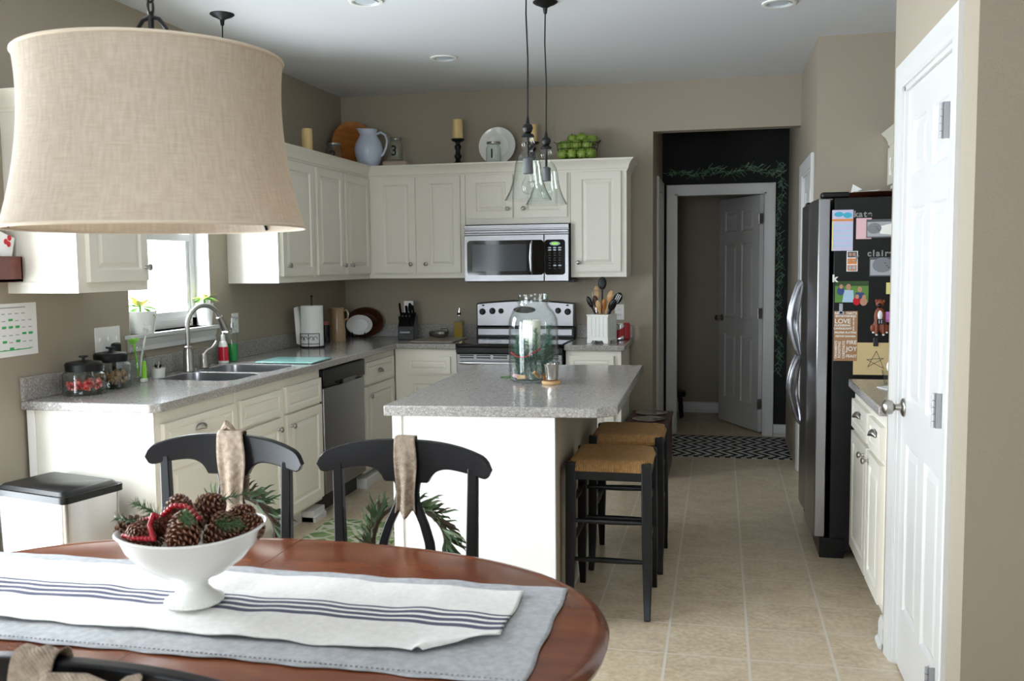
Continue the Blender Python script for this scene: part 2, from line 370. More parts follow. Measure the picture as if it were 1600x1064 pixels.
def cab_door(parent, face, o, u0, u1, z0, z1, name='door', drawer=False):
    b = B(); w_, h = u1-u0, z1-z0; k = .03 if drawer else .05; t = .02
    if drawer: ring = [(.006, t-.004), (.02, t-.0005)]
    else: ring = [(.004, t-.003), (.008, t-.008), (.016, t-.009), (.034, t-.0015)]
    paneled(b, w_, h, t, [(k, w_-k, k, h-k)], ring, placer(face, o, u0, z0))
    return obj(name, b, CREAM, parent, bevel=.003, world=True, smooth=30)
DIR = {'+x': Vector((1, 0, 0)), '-x': Vector((-1, 0, 0)), '-y': Vector((0, -1, 0)), '+y': Vector((0, 1, 0))}
def knob(parent, face, o, u, z):
    b = B(); p = Vector(placer(face, o, u, z)(0, 0, 0))
    b.lathe([(.008, 0), (.006, .004), (.005, .012), (.012, .017), (.0155, .022), (.0145, .027), (.008, .031), (1e-5, .032)], p, 16, DIR[face])
    return obj('knob', b, NICK, parent, world=True, label='round nickel knob')
def cup_pull(parent, face, o, u, z):
    b = B(); P = placer(face, o, u, z); W, D, H = .045, .026, .024; n, m_ = 12, 6; vs_ = []; fs = []
    for i in range(n+1):
        a = PI*i/n
        for j in range(m_+1):
            c = PI/2*j/m_
            vs_.append(P(-W*math.cos(a)*math.cos(c*.0)*(.25+.75*math.cos(c)) if False else -W*math.cos(a)*math.cos(c), H*(math.sin(a)*math.cos(c))*1.1-.008, D*math.sin(c)*(.35+.65*math.sin(a))+.002))
    for i in range(n):
        for j in range(m_): q = i*(m_+1)+j; fs.append((q, q+1, q+m_+2, q+m_+1))
    b.add(vs_, fs)
    return obj('cup_pull', b, NICK, parent, world=True, solid=.002, label='nickel cup pull')
def crown_run(parent, pts, z0, z1, proj, name='crown_molding'):
    """pts: list of (x,y, nx,ny) corner points with outward miter offsets"""
    prof = [(0, 0), (.12, .0), (.15, .12), (.28, .2), (.35, .42), (.62, .72), (.9, .86), (.92, .93), (1, .94), (1, 1), (0, 1)]
    b = B(); n = len(prof); vs_ = []; fs = []
    for (x, y, nx, ny) in pts:
        for u, v in prof: vs_.append((x+nx*u*proj, y+ny*u*proj, z0+(z1-z0)*v))
    for i in range(len(pts)-1):
        for k in range(n): fs.append((i*n+k, i*n+(k+1) % n, (i+1)*n+(k+1) % n, (i+1)*n+k))
    fs += [tuple(range(n)), tuple((len(pts)-1)*n+k for k in range(n))]
    b.add(vs_, fs); return obj(name, b, CREAM, parent, world=True, smooth=25)
def textb(s, size, m, name, parent=None, loc=(0, 0, 0), rot=(PI/2, 0, 0), ext=.001, bold=0, align='CENTER'):
    cu = bpy.data.curves.new('tmp', 'FONT'); cu.body = s; cu.size = size; cu.extrude = ext; cu.offset = bold; cu.align_x = align; cu.align_y = 'CENTER'
    t = bpy.data.objects.new('tmp', cu); C.objects.link(t); bpy.context.view_layer.update()
    me = bpy.data.meshes.new_from_object(t.evaluated_get(bpy.context.evaluated_depsgraph_get())); bpy.data.objects.remove(t)
    me.transform(Matrix.Rotation(rot[2], 4, 'Z')@Matrix.Rotation(rot[1], 4, 'Y')@Matrix.Rotation(rot[0], 4, 'X')); me.materials.clear(); me.materials.append(m)
    o = bpy.data.objects.new(name, me); C.objects.link(o)
    if parent is not None:
        o.parent = parent; off = Vector(ORIG[parent.as_pointer()]); me.transform(Matrix.Translation(Vector(loc)-off)); ORIG[o.as_pointer()] = tuple(off)
    else: o.location = loc; ORIG[o.as_pointer()] = tuple(loc)
    return o
# ================================================================== THE SETTING
H = 2.7735; XR = 3.44; XW = 4.13; YB = -9.2
b = B().box(-.2, 6.2, YB-.2, 3.2, -.1, 0); struct('floor', b, TILE, smooth=0)
b = B().box(-.2, 6.2, YB-.2, 3.2, H, H+.1); struct('ceiling', b, CEIL, smooth=0)
WIN = (-2.80, -2.022, 1.135, 2.12); PAT = (-5.8, -3.86, .08, 2.12)
wall('wall_left', WALL, 'x', -.14, 0, YB, .12, 0, H, [WIN, PAT])
wall('wall_back', WALL, 'y', 0, .12, 0, XR, 0, H, [(2.409, XR, 0, 2.419)])
wall('wall_hall_left', WALL, 'x', 2.27, 2.409, .12, 1.16, 0, H, [(.5, 1.02, 0, 2.06)])
wall('wall_hall_right', WALL, 'x', XR, XR+.12, -1.13, 1.28, 0, H, [(-.9, -.2, 0, 2.05)])
wall('wall_alcove', WALL, 'y', -1.13, -1.01, XR+.12, XW+.12, 0, H)
wall('wall_right', WALL, 'x', XW, XW+.12, -3.2, -1.13, 0, H)
wall('wall_pantry_end', WALL, 'y', -3.32, -3.2, 3.64, XW+.12, 0, H)
wall('wall_pantry', WALL, 'x', 3.52, 3.64, -4.38, -3.2, 0, H, [(-4.14, -3.41, 0, 2.075)])
wall('wall_pantry_front', WALL, 'y', -4.38, -4.26, 3.64, 6.1, 0, H)
wall('wall_dining_right', WALL, 'x', 6.0, 6.12, YB, -4.38, 0, H)
wall('wall_dining_back', WALL, 'y', YB-.14, YB, 0, 6, 0, H, [(.85, 2.75, .75, 2.25)])  # opening made for the added fill window
wall('wall_chalkboard', CHALK, 'y', 1.16, 1.28, 2.409, XR, 0, H, [(2.519, 3.262, 0, 2.045)])
wall('wall_mudroom_left', WALL, 'x', 2.33, 2.45, 1.28, 2.45, 0, H)
wall('wall_mudroom_back', WALL, 'y', 2.36, 2.48, 2.45, 4.2, 0, H)
wall('wall_mudroom_right', WALL, 'x', 4.1, 4.22, 1.28, 2.36, 0, H)
wall('wall_mudroom_front', WALL, 'y', 1.16, 1.28, XR+.12, 4.22, 0, H)
# baseboards
def baseb(name, x0, x1, y0, y1, ax, s):
    b = B(); prof = [(0, 0), (.016, 0), (.016, .075), (.011, .09), (.008, .098), (0, .1)]; sh = [(0, 0), (.028, 0), (.026, .012), (.02, .02), (0, .024)]
    for pf in (prof, sh):
        if ax == 'y': b.prism([(y0+s*u, v) for u, v in pf], x0, x1, 'x')
        else: b.prism([(x0+s*u, v) for u, v in pf], y0, y1, 'y')
    return struct(name, b, TRIM, smooth=30)
baseb('baseboard_back', 2.25, 2.409, 0, 0, 'y', -1)
baseb('baseboard_chalkboard', 3.34, XR, 1.16, 1.16, 'y', -1)
baseb('baseboard_mudroom', 2.45, 4.1, 2.36, 2.36, 'y', -1)
baseb('baseboard_pantry', 3.52, 3.52, -3.3, -3.2, 'x', -1)
baseb('baseboard_left', 0, 0, -4.3, -3.56, 'x', 1)
baseb('baseboard_pantry_front', 3.62, 6, -4.38, -4.38, 'y', -1)
b = B(); b.box(3.505, 3.64, -3.19, -3.18, 0, .1)
# casings
def casing(name, face, o, u0, u1, z1, w_=.075, t=.018, label=None, jamb=.12, m=TRIM, sill=False):
    b = B(); P = placer(face, o, 0, 0); pr = [(0, 0), (0, .55*t), (.15*w_, .7*t), (.3*w_, .65*t), (.45*w_, .8*t), (.8*w_, t), (w_*.95, t), (w_, .8*t), (w_, 0)]
    pts = [(u0, 0, -1, 0), (u0, z1, -1, 1), (u1, z1, 1, 1), (u1, 0, 1, 0)]; n = len(pr); vs_ = []; fs = []
    for (u, v, du, dv) in pts:
        for q, d in pr: vs_.append(P(u+du*q, v+dv*q, d))
    for i in range(3):
        for k in range(n): fs.append((i*n+k, i*n+(k+1) % n, (i+1)*n+(k+1) % n, (i+1)*n+k))
    fs += [tuple(range(n)), tuple(3*n+k for k in range(n))]; b.add(vs_, fs)
    if jamb:   # jamb lining inside the opening
        for (a0, a1, c0, c1) in ((u0-.001, u0+.014, 0, z1), (u1-.014, u1+.001, 0, z1), (u0, u1, z1-.014, z1+.001)):
            q = [P(a, c, d) for d in (0.001, -jamb) for a, c in ((a0, c0), (a1, c0), (a1, c1), (a0, c1))]
            b.add(q, [(0, 1, 2, 3), (7, 6, 5, 4), (0, 4, 5, 1), (1, 5, 6, 2), (2, 6, 7, 3), (3, 7, 4, 0)])
    return struct(name, b, m, smooth=25)
casing('trim_1', '-y', 1.16, 2.519, 3.262, 2.045)
casing('trim_2', '-x', XR, -.9, -.2, 2.05)
casing('trim_3', '+x', 2.409, .5, 1.02, 2.06, jamb=.1)
casing('trim_4', '-x', 3.52, -4.14, -3.41, 2.075, w_=.085)
# doors
def six_panel(name, face, o, u0, u1, z0, z1, m, t=.035, parent=None):
    w_, h = u1-u0, z1-z0; b = B(); sx = .105*w_/.7; mid = .09*w_/.7; pw = (w_-2*sx-mid)/2; op = []
    for a in (sx, sx+pw+mid):
        for c0, c1 in ((.11, .40), (.475, .80), (.855, .945)): op.append((a, a+pw, c0*h, c1*h))
    paneled(b, w_, h, t, op, [(.006, t-.006), (.014, t-.009), (.04, t-.002)], placer(face, o, u0, z0)); return b
def door_knob(parent, face, o, u, z, r=.027):
    b = B(); p = Vector(placer(face, o, u, z)(0, 0, 0)); b.lathe([(.033, 0), (.033, .004), (.028, .009), (.013, .012), (.011, .03), (.014, .034), (.024, .04), (r, .052), (.0265, .062), (.02, .07), (.01, .074), (1e-5, .075)], p, 24, DIR[face])
    return obj('door_knob', b, NICK, parent, world=True, label='round brushed nickel door knob')
def hinge(parent, face, o, u, z, h=.09, m=HING, wd=.016):
    b = B(); P = placer(face, o, u, z); b.box(*[c for k in range(3) for c in (P(-wd, -h/2, 0)[k], P(wd, h/2, .0025)[k])])
    for k in range(5): b.cyl(P(0, -h/2+k*h/5+.001, .006), P(0, -h/2+(k+1)*h/5-.001, .006), .0065, n=12)
    return obj('hinge', b, m, parent, world=True)
b = six_panel('d', '-x', 3.565, -4.137, -3.413, .012, 2.06, TRIM)
d1 = struct('door_1', b, TRIM, smooth=25, bevel=.0015)
door_knob(d1, '-x', 3.53, -3.475, .955)
for z in (1.86, 1.045, .24):
    hg = hinge(d1, '-x', 3.497, -4.128, z, h=.1, wd=.011); hg.data.materials[0] = HING
    obj('hinge_leaf', B().box(3.496, 3.531, -4.137, -4.131, z-.05, z+.05), HING, hg, world=True, smooth=0)
b = six_panel('d', '-x', XR+.045, -.897, -.203, .012, 2.04, TRIM); d2 = struct('door_2', b, TRIM, smooth=25); hinge(d2, '-x', XR+.008, -.885, 1.86)
b = B().box(2.33, 2.365, .502, 1.018, .01, 2.05); struct('door_3', b, TRIM, smooth=0)
b = six_panel('d', '-y', 0, -.735, 0, .012, 2.03, TRIM)
# back face as well, so that the leaf is solid with panels; hinged open into the far room
ang = math.atan2(1.95-1.262, 2.905-3.25)
b2 = B(); b2.v = []; b2 = b
d4 = struct('door_4', b, TRIM, smooth=25, loc=(3.247, 1.275, 0), rot=ang-PI)
kb = B(); kb.lathe([(.03, 0), (.03, .006), (.012, .012), (.012, .035), (.025, .045), (.026, .058), (.015, .068), (1e-5, .07)], (-.675, -.035, .96), 20, (0, -1, 0))
kb.lathe([(.03, 0), (.03, .006), (.012, .012), (.012, .035), (.025, .045), (.026, .058), (.015, .068), (1e-5, .07)], (-.675, 0, .96), 20, (0, 1, 0))
obj('door_knob', kb, NICK, d4, label='round nickel knob')
for z in (1.83, 1.03, .25):
    hb = B(); hb.box(-.012, .004, -.04, -.005, z-.045, z+.045); hb.cyl((.0, -.042, z-.045), (.0, -.042, z+.045), .006, n=10); obj('hinge', hb, NICK, d4)
# window over the sink
y0, y1, z0, z1 = WIN
b = B()
for (a0, a1, c0, c1) in ((y0, y0+.05, z0, z1), (y1-.05, y1, z0, z1), (y0, y1, z0, z0+.05), (y0, y1, z1-.05, z1), (y0+.05, y1-.05, 1.62, 1.66)): b.box(-.135, -.09, a0, a1, c0, c1)
b.box(-.12, -.1, y0+.05, y0+.08, z0+.05, 1.62); b.box(-.12, -.1, y1-.08, y1-.05, z0+.05, 1.62); b.box(-.12, -.1, y0+.05, y1-.05, z0+.05, z0+.09)
w1 = struct('window_1', b, TRIM, smooth=0, bevel=.003)
b = B().box(-.116, -.112, y0+.05, y1-.05, z0+.05, z1-.05); struct('window_pane', b, PANE, w1, smooth=0)
b = B()
for (a0, a1, c0, c1) in ((y0, y0+.004, z0, z1), (y1-.004, y1, z0, z1), (y0, y1, z1-.004, z1)): b.box(-.09, .0, a0, a1, c0, c1)
struct('window_return', b, TRIM, w1, smooth=0)
b = B(); b.box(-.09, .035, y0-.04, y1+.04, z0-.02, z0); b.prism([(0, z0-.02), (.022, z0-.022), (.02, z0-.04), (.012, z0-.06), (.016, z0-.085), (0, z0-.09)], y0-.025, y1+.025, 'y')
struct('window_sill', b, TRIM, w1, smooth=30, bevel=.003)
# patio door beside the dining table, outside the frame to the left
y0, y1, z0, z1 = PAT; b = B(); ym = (y0+y1)/2
for a0, a1 in ((y0, y0+.07), (ym-.05, ym+.05), (y1-.07, y1)): b.box(-.13, -.03, a0, a1, z0, z1)
for c0, c1 in ((z0, z0+.12), (z1-.08, z1)): b.box(-.13, -.03, y0, y1, c0, c1)
w2 = struct('window_2', b, TRIM, smooth=0); b = B().box(-.085, -.08, y0+.07, y1-.07, z0+.12, z1-.08); struct('window_pane', b, PANE, w2, smooth=0)
b = B()  # unseen window added in the dining back wall for the fill light
for c0, c1 in ((.85, .91), (1.77, 1.83), (2.69, 2.75)): b.box(c0, c1, YB-.12, YB-.04, .75, 2.25)
b.box(.85, 2.75, YB-.12, YB-.04, .75, .81); b.box(.85, 2.75, YB-.12, YB-.04, 2.19, 2.25)
w3 = struct('added_fill_window', b, TRIM, smooth=0); b = B().box(.91, 2.69, YB-.09, YB-.085, .81, 2.19); struct('window_pane', b, PANE, w3, smooth=0)
# chalk garland drawn on the black wall round the door
gb = B()
def stroke(x, z, a, l, wd=.0022):
    dx, dz = math.cos(a)*l, math.sin(a)*l; nx, nz = -math.sin(a)*wd, math.cos(a)*wd; yy = 1.1592-random.random()*.0004
    gb.add([(x-nx, yy, z-nz), (x+dx-nx, yy, z+dz-nz), (x+dx+nx, yy, z+dz+nz), (x+nx, yy, z+nz)], [(0, 1, 2, 3)], random.choice((0, 0, 1)))
for i in range(46):
    t = i/45; x = 2.46+t*.9; z = 2.215+.02*math.sin(t*19)+.02*t
    for k in range(4): stroke(x+random.uniform(-.012, .012), z+random.uniform(-.02, .02), random.uniform(-.3, 1.0)+random.choice((0, PI, -.8)), random.uniform(.025, .06))
for i in range(80):
    t = i/79; x = 3.375+.018*math.sin(t*15)-.01*t; z = 2.27-t*1.72
    for k in range(3): stroke(x+random.uniform(-.012, .012), z+random.uniform(-.015, .015), -PI/2+random.choice((-1, 1))*random.uniform(.3, 1.0)+(PI if random.random() < .3 else 0), random.uniform(.025, .06))
cg = struct('chalk_garland', gb, [CHALKG, CHALKW], bpy.data.objects['wall_chalkboard'], smooth=0); cg['label'] = 'green chalk garland drawn over and beside the door'
# ================================================================== KITCHEN CABINETS
CT = .914
def toe(parent, x0, x1, y0, y1, m=BLK): return obj('toe_kick', B().box(x0, x1, y0, y1, 0, .1), m, parent, world=True, smooth=0)
def lower(label, x0, x1, y0, y1, face, drawers, doors, pulls=(), knobs=(), toeface=None, group=None, endp=None, m=CREAM):
    t = thing('base_cabinet', label, 'cabinet', ((x0+x1)/2, (y0+y1)/2, 0), 0, group)
    bb = B().box(x0, x1, y0, y1, .1, .876) if 'sink cabinet' not in label else B().box(x0, x1, y0, y1, .1, .69).box(x1-.03, x1, y0, y1, .69, .876).box(x0, x1-.03, y0, y0+.016, .69, .876).box(x0, x1-.03, y1-.016, y1, .69, .876)
    obj('body', bb, m, t, world=True, bevel=.002, smooth=0)
    k = {'+x': (x0, x1-.06, y0, y1), '-x': (x0+.06, x1, y0, y1), '-y': (x0, x1, y0+.06, y1)}[face]; toe(t, *k, m=TRIM)
    o = {'+x': x1, '-x': x0, '-y': y0}[face]; dr = []; dd = []
    for (u0, u1, z0, z1) in drawers: dr.append(cab_door(t, face, o, u0, u1, z0, z1, 'drawer', True))
    for (u0, u1, z0, z1) in doors: dd.append(cab_door(t, face, o, u0, u1, z0, z1))
    for i, u, z in pulls: cup_pull(dr[i], face, o+(.02 if face[0] == '+' else -.02), u, z)
    for i, u, z in knobs: knob(dd[i], face, o+(.02 if face[0] == '+' else -.02), u, z)
    return t
t = lower('cream base cabinet with a wide cup-pull drawer at the near end of the sink run', .02, .61, -3.535, -2.885, '+x', [(-3.5, -2.905, .685, .82)], [(-3.5, -2.905, .125, .665)], [(0, -3.22, .762)], [(0, -2.96, .6)])
obj('end_panel', B().box(.012, .61, -3.549, -3.535, .0, .876), BEAD, t, world=True, smooth=0)
obj('end_stile', B().box(.012, .05, -3.556, -3.549, 0, .876), ISL, t, world=True, smooth=0, bevel=.002)
t = lower('cream double-door sink cabinet left of the dishwasher', .02, .61, -2.883, -1.9, '+x', [(-2.855, -2.42, .69, .822), (-2.365, -1.915, .685, .825)], [(-2.855, -2.42, .125, .672), (-2.365, -1.915, .125, .672)], [], [(0, -2.475, .617), (1, -2.32, .61)])
b = B(); b.box(.55, .625, -2.06, -1.902, 0, .07); b.box(.55, .635, -2.06, -1.902, 0, .035); obj('foot_block', b, TRIM, t, world=True, bevel=.004)
t = lower('cream corner base cabinet with one cup-pull drawer right of the dishwasher', .02, .61, -1.238, -.62, '+x', [(-1.2, -.66, .69, .832)], [(-1.2, -.66, .125, .672)], [(0, -.945, .757)], [(0, -1.155, .607)])
b = B(); b.box(.55, .63, -1.238, -.68, 0, .07); obj('foot_block', b, TRIM, t, world=True, bevel=.004)
lower('cream base cabinet with a plain drawer left of the range', .62, 1.078, -.61, -.02, '-y', [(.71, 1.035, .7, .822)], [(.71, 1.035, .125, .68)])
t = lower('cream base cabinet right of the range under the utensil crock', 1.858, 2.24, -.61, -.02, '-y', [(1.885, 2.19, .74, .84)], [(1.885, 2.19, .125, .7)])
# corner filler is the blind corner cabinet
t = thing('corner_cabinet', 'cream blind corner cabinet under the paper towels', 'cabinet', (.3, -.3, 0)); obj('body', B().box(.02, .61, -.61, -.02, 0, .876), CREAM, t, world=True, smooth=0)
# worktop with sink cut-outs
def rr(x0, x1, y0, y1, r, n=6):
    out = []
    for cx, cy_, a in ((x1-r, y1-r, 0), (x0+r, y1-r, PI/2), (x0+r, y0+r, PI), (x1-r, y0+r, 3*PI/2)):
        for i in range(n+1): out.append((cx+r*math.cos(a+PI/2*i/n), cy_+r*math.sin(a+PI/2*i/n)))
    return out
SINKS = [rr(.125, .55, -2.80, -2.47, .07), rr(.125, .55, -2.43, -2.07, .07)]
def worktop(outline, holes, z0, z1):
    bm = bmesh.new(); es = []
    for lp in [outline]+holes:
        vs_ = [bm.verts.new((x, y, z1)) for x, y in lp]; es += [bm.edges.new((vs_[i], vs_[(i+1) % len(vs_)])) for i in range(len(vs_))]
    bmesh.ops.triangle_fill(bm, use_beauty=True, use_dissolve=True, edges=es); me = bpy.data.meshes.new('t')
    r = bmesh.ops.extrude_face_region(bm, geom=bm.faces[:]); bmesh.ops.translate(bm, vec=(0, 0, z0-z1), verts=[v for v in r['geom'] if isinstance(v, bmesh.types.BMVert)])
    bm.verts.index_update(); b = B(); b.add([tuple(v.co) for v in bm.verts], [tuple(v.index for v in f.verts) for f in bm.faces]); bm.free(); return b
t = thing('countertop', 'speckled grey L-shaped countertop running from the window wall to the range', 'countertop', (.32, -1.8, CT))
b = worktop([(0, -3.575), (.61, -3.575), (.645, -3.545), (.645, -.645), (1.083, -.645), (1.083, -.002), (.001, -.002)], SINKS, .8765, CT)
obj('worktop', b, STONE, t, world=True, bevel=.005, smooth=30)
b = B(); b.box(.001, .02, -3.575, -.02, CT, CT+.1); b.box(.001, 1.083, -.02, -.001, CT, CT+.1); obj('backsplash', b, STONE, t, world=True, bevel=.003, smooth=0)
t = thing('countertop', 'short speckled grey countertop right of the range', 'countertop', (2.06, -.32, CT))
obj('worktop', worktop([(1.85, -.645), (2.265, -.645), (2.265, -.002), (1.85, -.002)], [], .8765, CT), STONE, t, world=True, bevel=.005, smooth=30)
obj('backsplash', B().box(1.85, 2.265, -.02, -.001, CT, CT+.1), STONE, t, world=True, bevel=.003, smooth=0)
# sink
t = thing('sink', 'double-bowl stainless undermount sink below the window', 'sink', (.33, -2.43, .75))
for lp in SINKS:
    b = B(); n = len(lp); cx = sum(p[0] for p in lp)/n; cy_ = sum(p[1] for p in lp)/n; vs_ = []; fs = []
    for s_, z in ((1.0, .9125), (.975, .9125), (.965, .90), (.96, .76), (.95, .72), (.85, .712), (.1, .706)):
        for x, y in lp: vs_.append((cx+(x-cx)*s_, cy_+(y-cy_)*s_, z))
    for i in range(6):
        for k in range(n): fs.append((i*n+k, i*n+(k+1) % n, (i+1)*n+(k+1) % n, (i+1)*n+k))
    fs.append(tuple(6*n+k for k in range(n))); b.add(vs_, fs)
    bw = obj('basin', b, STEEL, t, world=True, smooth=50)
    b = B(); b.lathe([(.04, .001), (.038, .004), (.02, .002), (1e-5, .002)], (cx, cy_, .706), 20); obj('drain', b, CHROME, bw, world=True)
# faucet
t = thing('faucet', 'brushed nickel gooseneck faucet with pull-down head behind the sink', 'faucet', (.11, -2.455, CT))
b = B(); b.lathe([(.033, 0), (.034, .006), (.029, .02), (.03, .06), (.027, .1), (.021, .125), (.023, .132), (.016, .137)], (.11, -2.455, CT+.001)); obj('base', b, NICK, t, world=True)
pts = []; cpt = Vector((.11, -2.455, CT)); dirn = Vector((.35, 1, 0)).normalized()
pts = [cpt+Vector((0, 0, z)) for z in (.13, .16, .20)]
R_ = .115
for i in range(15):
    a = PI-i*PI*.88/14; pts.append(cpt+dirn*(R_+.09-.09+R_*math.cos(a)+.0)+Vector((0, 0, .235+R_*math.sin(a))))
b = B().tube(pts, .0125, 14); obj('spout', b, NICK, t, world=True)
e = pts[-1]; dd = (pts[-1]-pts[-2]).normalized(); b = B(); b.lathe([(.0135, 0), (.018, .004), (.0165, .01), (.018, .03), (.022, .07), (.021, .085), (.012, .088)], e-dd*.01, 18, dd); obj('spray_head', b, NICK, t, world=True)
b = B(); b.lathe([(.027, 0), (.028, .006), (.023, .015), (.024, .05), (.02, .07), (.012, .082), (1e-5, .086)], (.11, -2.30, CT+.001)); obj('handle_base', b, NICK, t, world=True)
q = Vector((.11, -2.30, CT+.075)); b = B().tube([q, q+Vector((.01, .02, .022)), q+Vector((.022, .05, .035)), q+Vector((.03, .075, .055)), q+Vector((.032, .082, .072))], [.009, .008, .007, .009, .006], 10); obj('lever_handle', b, NICK, t, world=True)
# dishwasher
t = thing('dishwasher', 'stainless dishwasher with black control panel under the sink-run countertop', 'dishwasher', (.33, -1.57, 0))
obj('body', B().box(.03, .6, -1.896, -1.242, .1, .872), BLK, t, world=True, smooth=0)
obj('door', B().box(.6, .632, -1.89, -1.248, .125, .755), STEEL, t, world=True, bevel=.006, label='stainless door panel')
b = B(); b.prism([(.6, .76), (.634, .76), (.642, .79), (.64, .855), (.63, .868), (.6, .868)], -1.89, -1.248, 'y') if False else b.prism([(-1.89, .76), (-1.248, .76), (-1.248, .868), (-1.89, .868)], .6, .64, 'x')
cp = obj('control_panel', b, BLK, t, world=True, bevel=.008)
vs_ = []; b = B(); b.prism([(-1.75+.18+.17*math.cos(PI+PI*i/14)*1.0, .782+.03*math.sin(PI+PI*i/14)) for i in range(15)], .64, .646, 'x'); obj('pocket_handle', b, BLKG, cp, world=True)
obj('toe_kick', B().box(.03, .56, -1.896, -1.242, 0, .1), BLK, t, world=True, smooth=0)

# uppers
ZU = 1.372; ZT = 2.135; ZC = 2.2
def upper(label, x0, x1, y0, y1, z0, z1, face, doors, knobs=(), m=CREAM):
    t = thing('wall_cabinet', label, 'cabinet', ((x0+x1)/2, (y0+y1)/2, z0))
    obj('body', B().box(x0, x1, y0, y1, z0, z1), m, t, world=True, bevel=.002, smooth=0)
    o = {'+x': x1, '-x': x0, '-y': y0}[face]; dd = [cab_door(t, face, o, *d) for d in doors]
    for i, u, z in knobs: knob(dd[i], face, o+(.02 if face[0] == '+' else -.02), u, z)
    return t
t = upper('cream wall cabinet at the near end above the counter jars', .0, .33, -3.594, -3.125, ZU, ZT, '+x', [(-3.55, -3.145, 1.415, 2.105)], [(0, -3.165, 1.475)])
obj('end_panel', B().box(.0, .33, -3.604, -3.594, ZU, ZT), BEAD, t, world=True, smooth=0); obj('end_rail', B().box(0, .334, -3.609, -3.604, ZU, ZU+.045), CREAM, t, world=True, smooth=0)
crown_run(t, [(0, -3.604, 0, -1), (.33, -3.604, 1, -1), (.33, -3.125, 1, 1), (0, -3.125, 0, 1)], ZT-.02, ZC, .05)
t = upper('cream single-door wall cabinet right of the sink window', .0, .33, -1.8, -1.302, ZU, ZT, '+x', [(-1.78, -1.325, 1.412, 2.108)], [(0, -1.725, 1.475)])
obj('end_panel', B().box(.0, .33, -1.81, -1.8, ZU, ZT), BEAD, t, world=True, smooth=0)
upper('cream double-door wall cabinet in the corner above the paper towels', .0, .33, -1.3, -.002, ZU, ZT, '+x', [(-1.275, -.84, 1.412, 2.108), (-.795, -.345, 1.412, 2.108)], [(0, -.868, 1.475), (1, -.735, 1.475)])
upper('cream double-door wall cabinet above the knife block', .332, 1.08, -.33, -.002, ZU, ZT, '-y', [(.405, .703, 1.412, 2.11), (.762, 1.045, 1.412, 2.11)], [(0, .668, 1.477), (1, .785, 1.477)])
upper('short cream double-door cabinet above the microwave', 1.082, 1.852, -.33, -.002, 1.757, ZT, '-y', [(1.115, 1.437, 1.8, 2.108), (1.495, 1.83, 1.8, 2.108)], [(0, 1.402, 1.866), (1, 1.519, 1.866)])
upper('cream single-door wall cabinet right of the microwave', 1.854, 2.25, -.33, -.002, ZU, ZT, '-y', [(1.885, 2.21, 1.412, 2.11)], [(0, 1.912, 1.477)])
t = thing('crown_molding', 'cream crown moulding running round the top of the corner wall cabinets', 'moulding', (.33, -.33, ZT-.02))
crown_run(t, [(0, -1.81, 0, -1), (.33, -1.81, 1, -1), (.33, -.33, 1, -1), (2.25, -.33, 1, -1), (2.25, 0, 1, 0)], ZT-.02, ZC, .05, 'molding')
obj('cabinet_top', B().box(.001, .33, -1.81, -.001, ZC-.012, ZC).box(.33, 2.25, -.33, -.001, ZC-.012, ZC), CREAM, t, world=True, smooth=0)
# ---- right side run
t = lower('white base cabinet beside the pantry with two drawers and two doors', 3.52, 4.12, -3.195, -2.33, '-x', [(-2.825, -2.37, .7, .83), (-3.18, -2.885, .7, .83)], [(-2.83, -2.37, .13, .68), (-3.18, -2.86, .13, .68)], [(0, -2.6, .783), (1, -3.05, .783)], [(0, -2.78, .642), (1, -2.9, .642)])
t = thing('countertop', 'grey countertop with clutter between the fridge and pantry wall', 'countertop', (3.8, -2.76, CT))
obj('worktop', B().box(3.49, 4.128, -3.195, -2.32, .8765, CT), STONE, t, world=True, bevel=.005)
t = thing('wall_cabinet', 'white wall cabinet with crown above the fridge', 'cabinet', (3.95, -1.7, 1.83)); obj('body', B().box(3.85, 4.128, -2.32, -1.14, 1.88, ZT), CREAM, t, world=True, smooth=0)
for a, c in ((-2.3, -1.75), (-1.72, -1.16)): cab_door(t, '-x', 3.85, a, c, 1.9, 2.11)
crown_run(t, [(3.85, -3.19, -1, 0), (3.85, -1.14, -1, 0)], ZT-.02, ZC, .055)
t = thing('wall_cabinet', 'white wall cabinet beside the pantry wall above the cluttered counter', 'cabinet', (3.95, -2.75, ZU)); obj('body', B().box(3.85, 4.128, -3.19, -2.325, ZU, ZT), CREAM, t, world=True, smooth=0)
for a, c in ((-3.17, -2.77), (-2.74, -2.35)): cab_door(t, '-x', 3.85, a, c, 1.41, 2.11)
# ---- island
t = thing('kitchen_island', 'white kitchen island with speckled grey top and clipped corner', 'island', (1.95, -2.65, 0))
obj('worktop', worktop([(1.58, -3.453), (2.428, -3.383), (2.503, -3.314), (2.486, -1.837), (1.56, -1.905)], [], .872, CT), STONE, t, world=True, bevel=.005, smooth=30)
b = B().prism([(1.625, -3.4), (2.245, -3.35), (2.24, -1.9), (1.61, -1.94)], 0, .872); obj('body', b, WALL, t, world=True, smooth=0, label='taupe painted side')
M_ = B().prism([(1.618, -3.425), (2.257, -3.372), (2.255, -3.348), (1.616, -3.401)], 0, .872); pn = obj('front_panel', M_, ISL, t, world=True, smooth=0, bevel=.002)
b = B().prism([(1.609, -3.432), (1.646, -3.429), (1.646, -3.418), (1.609, -3.42)], 0, .871); obj('corner_trim', B().prism([(2.235, -3.379), (2.262, -3.377), (2.26, -3.345), (2.235, -3.348)], 0, .871), ISL, pn, world=True, smooth=0); obj('corner_trim', b, ISL, pn, world=True, smooth=0)
b = B(); b.prism([(2.24, -3.345), (2.256, -3.345), (2.252, -1.9), (2.236, -1.9)], 0, .1); obj('baseboard', b, TRIM, t, world=True, bevel=.004)
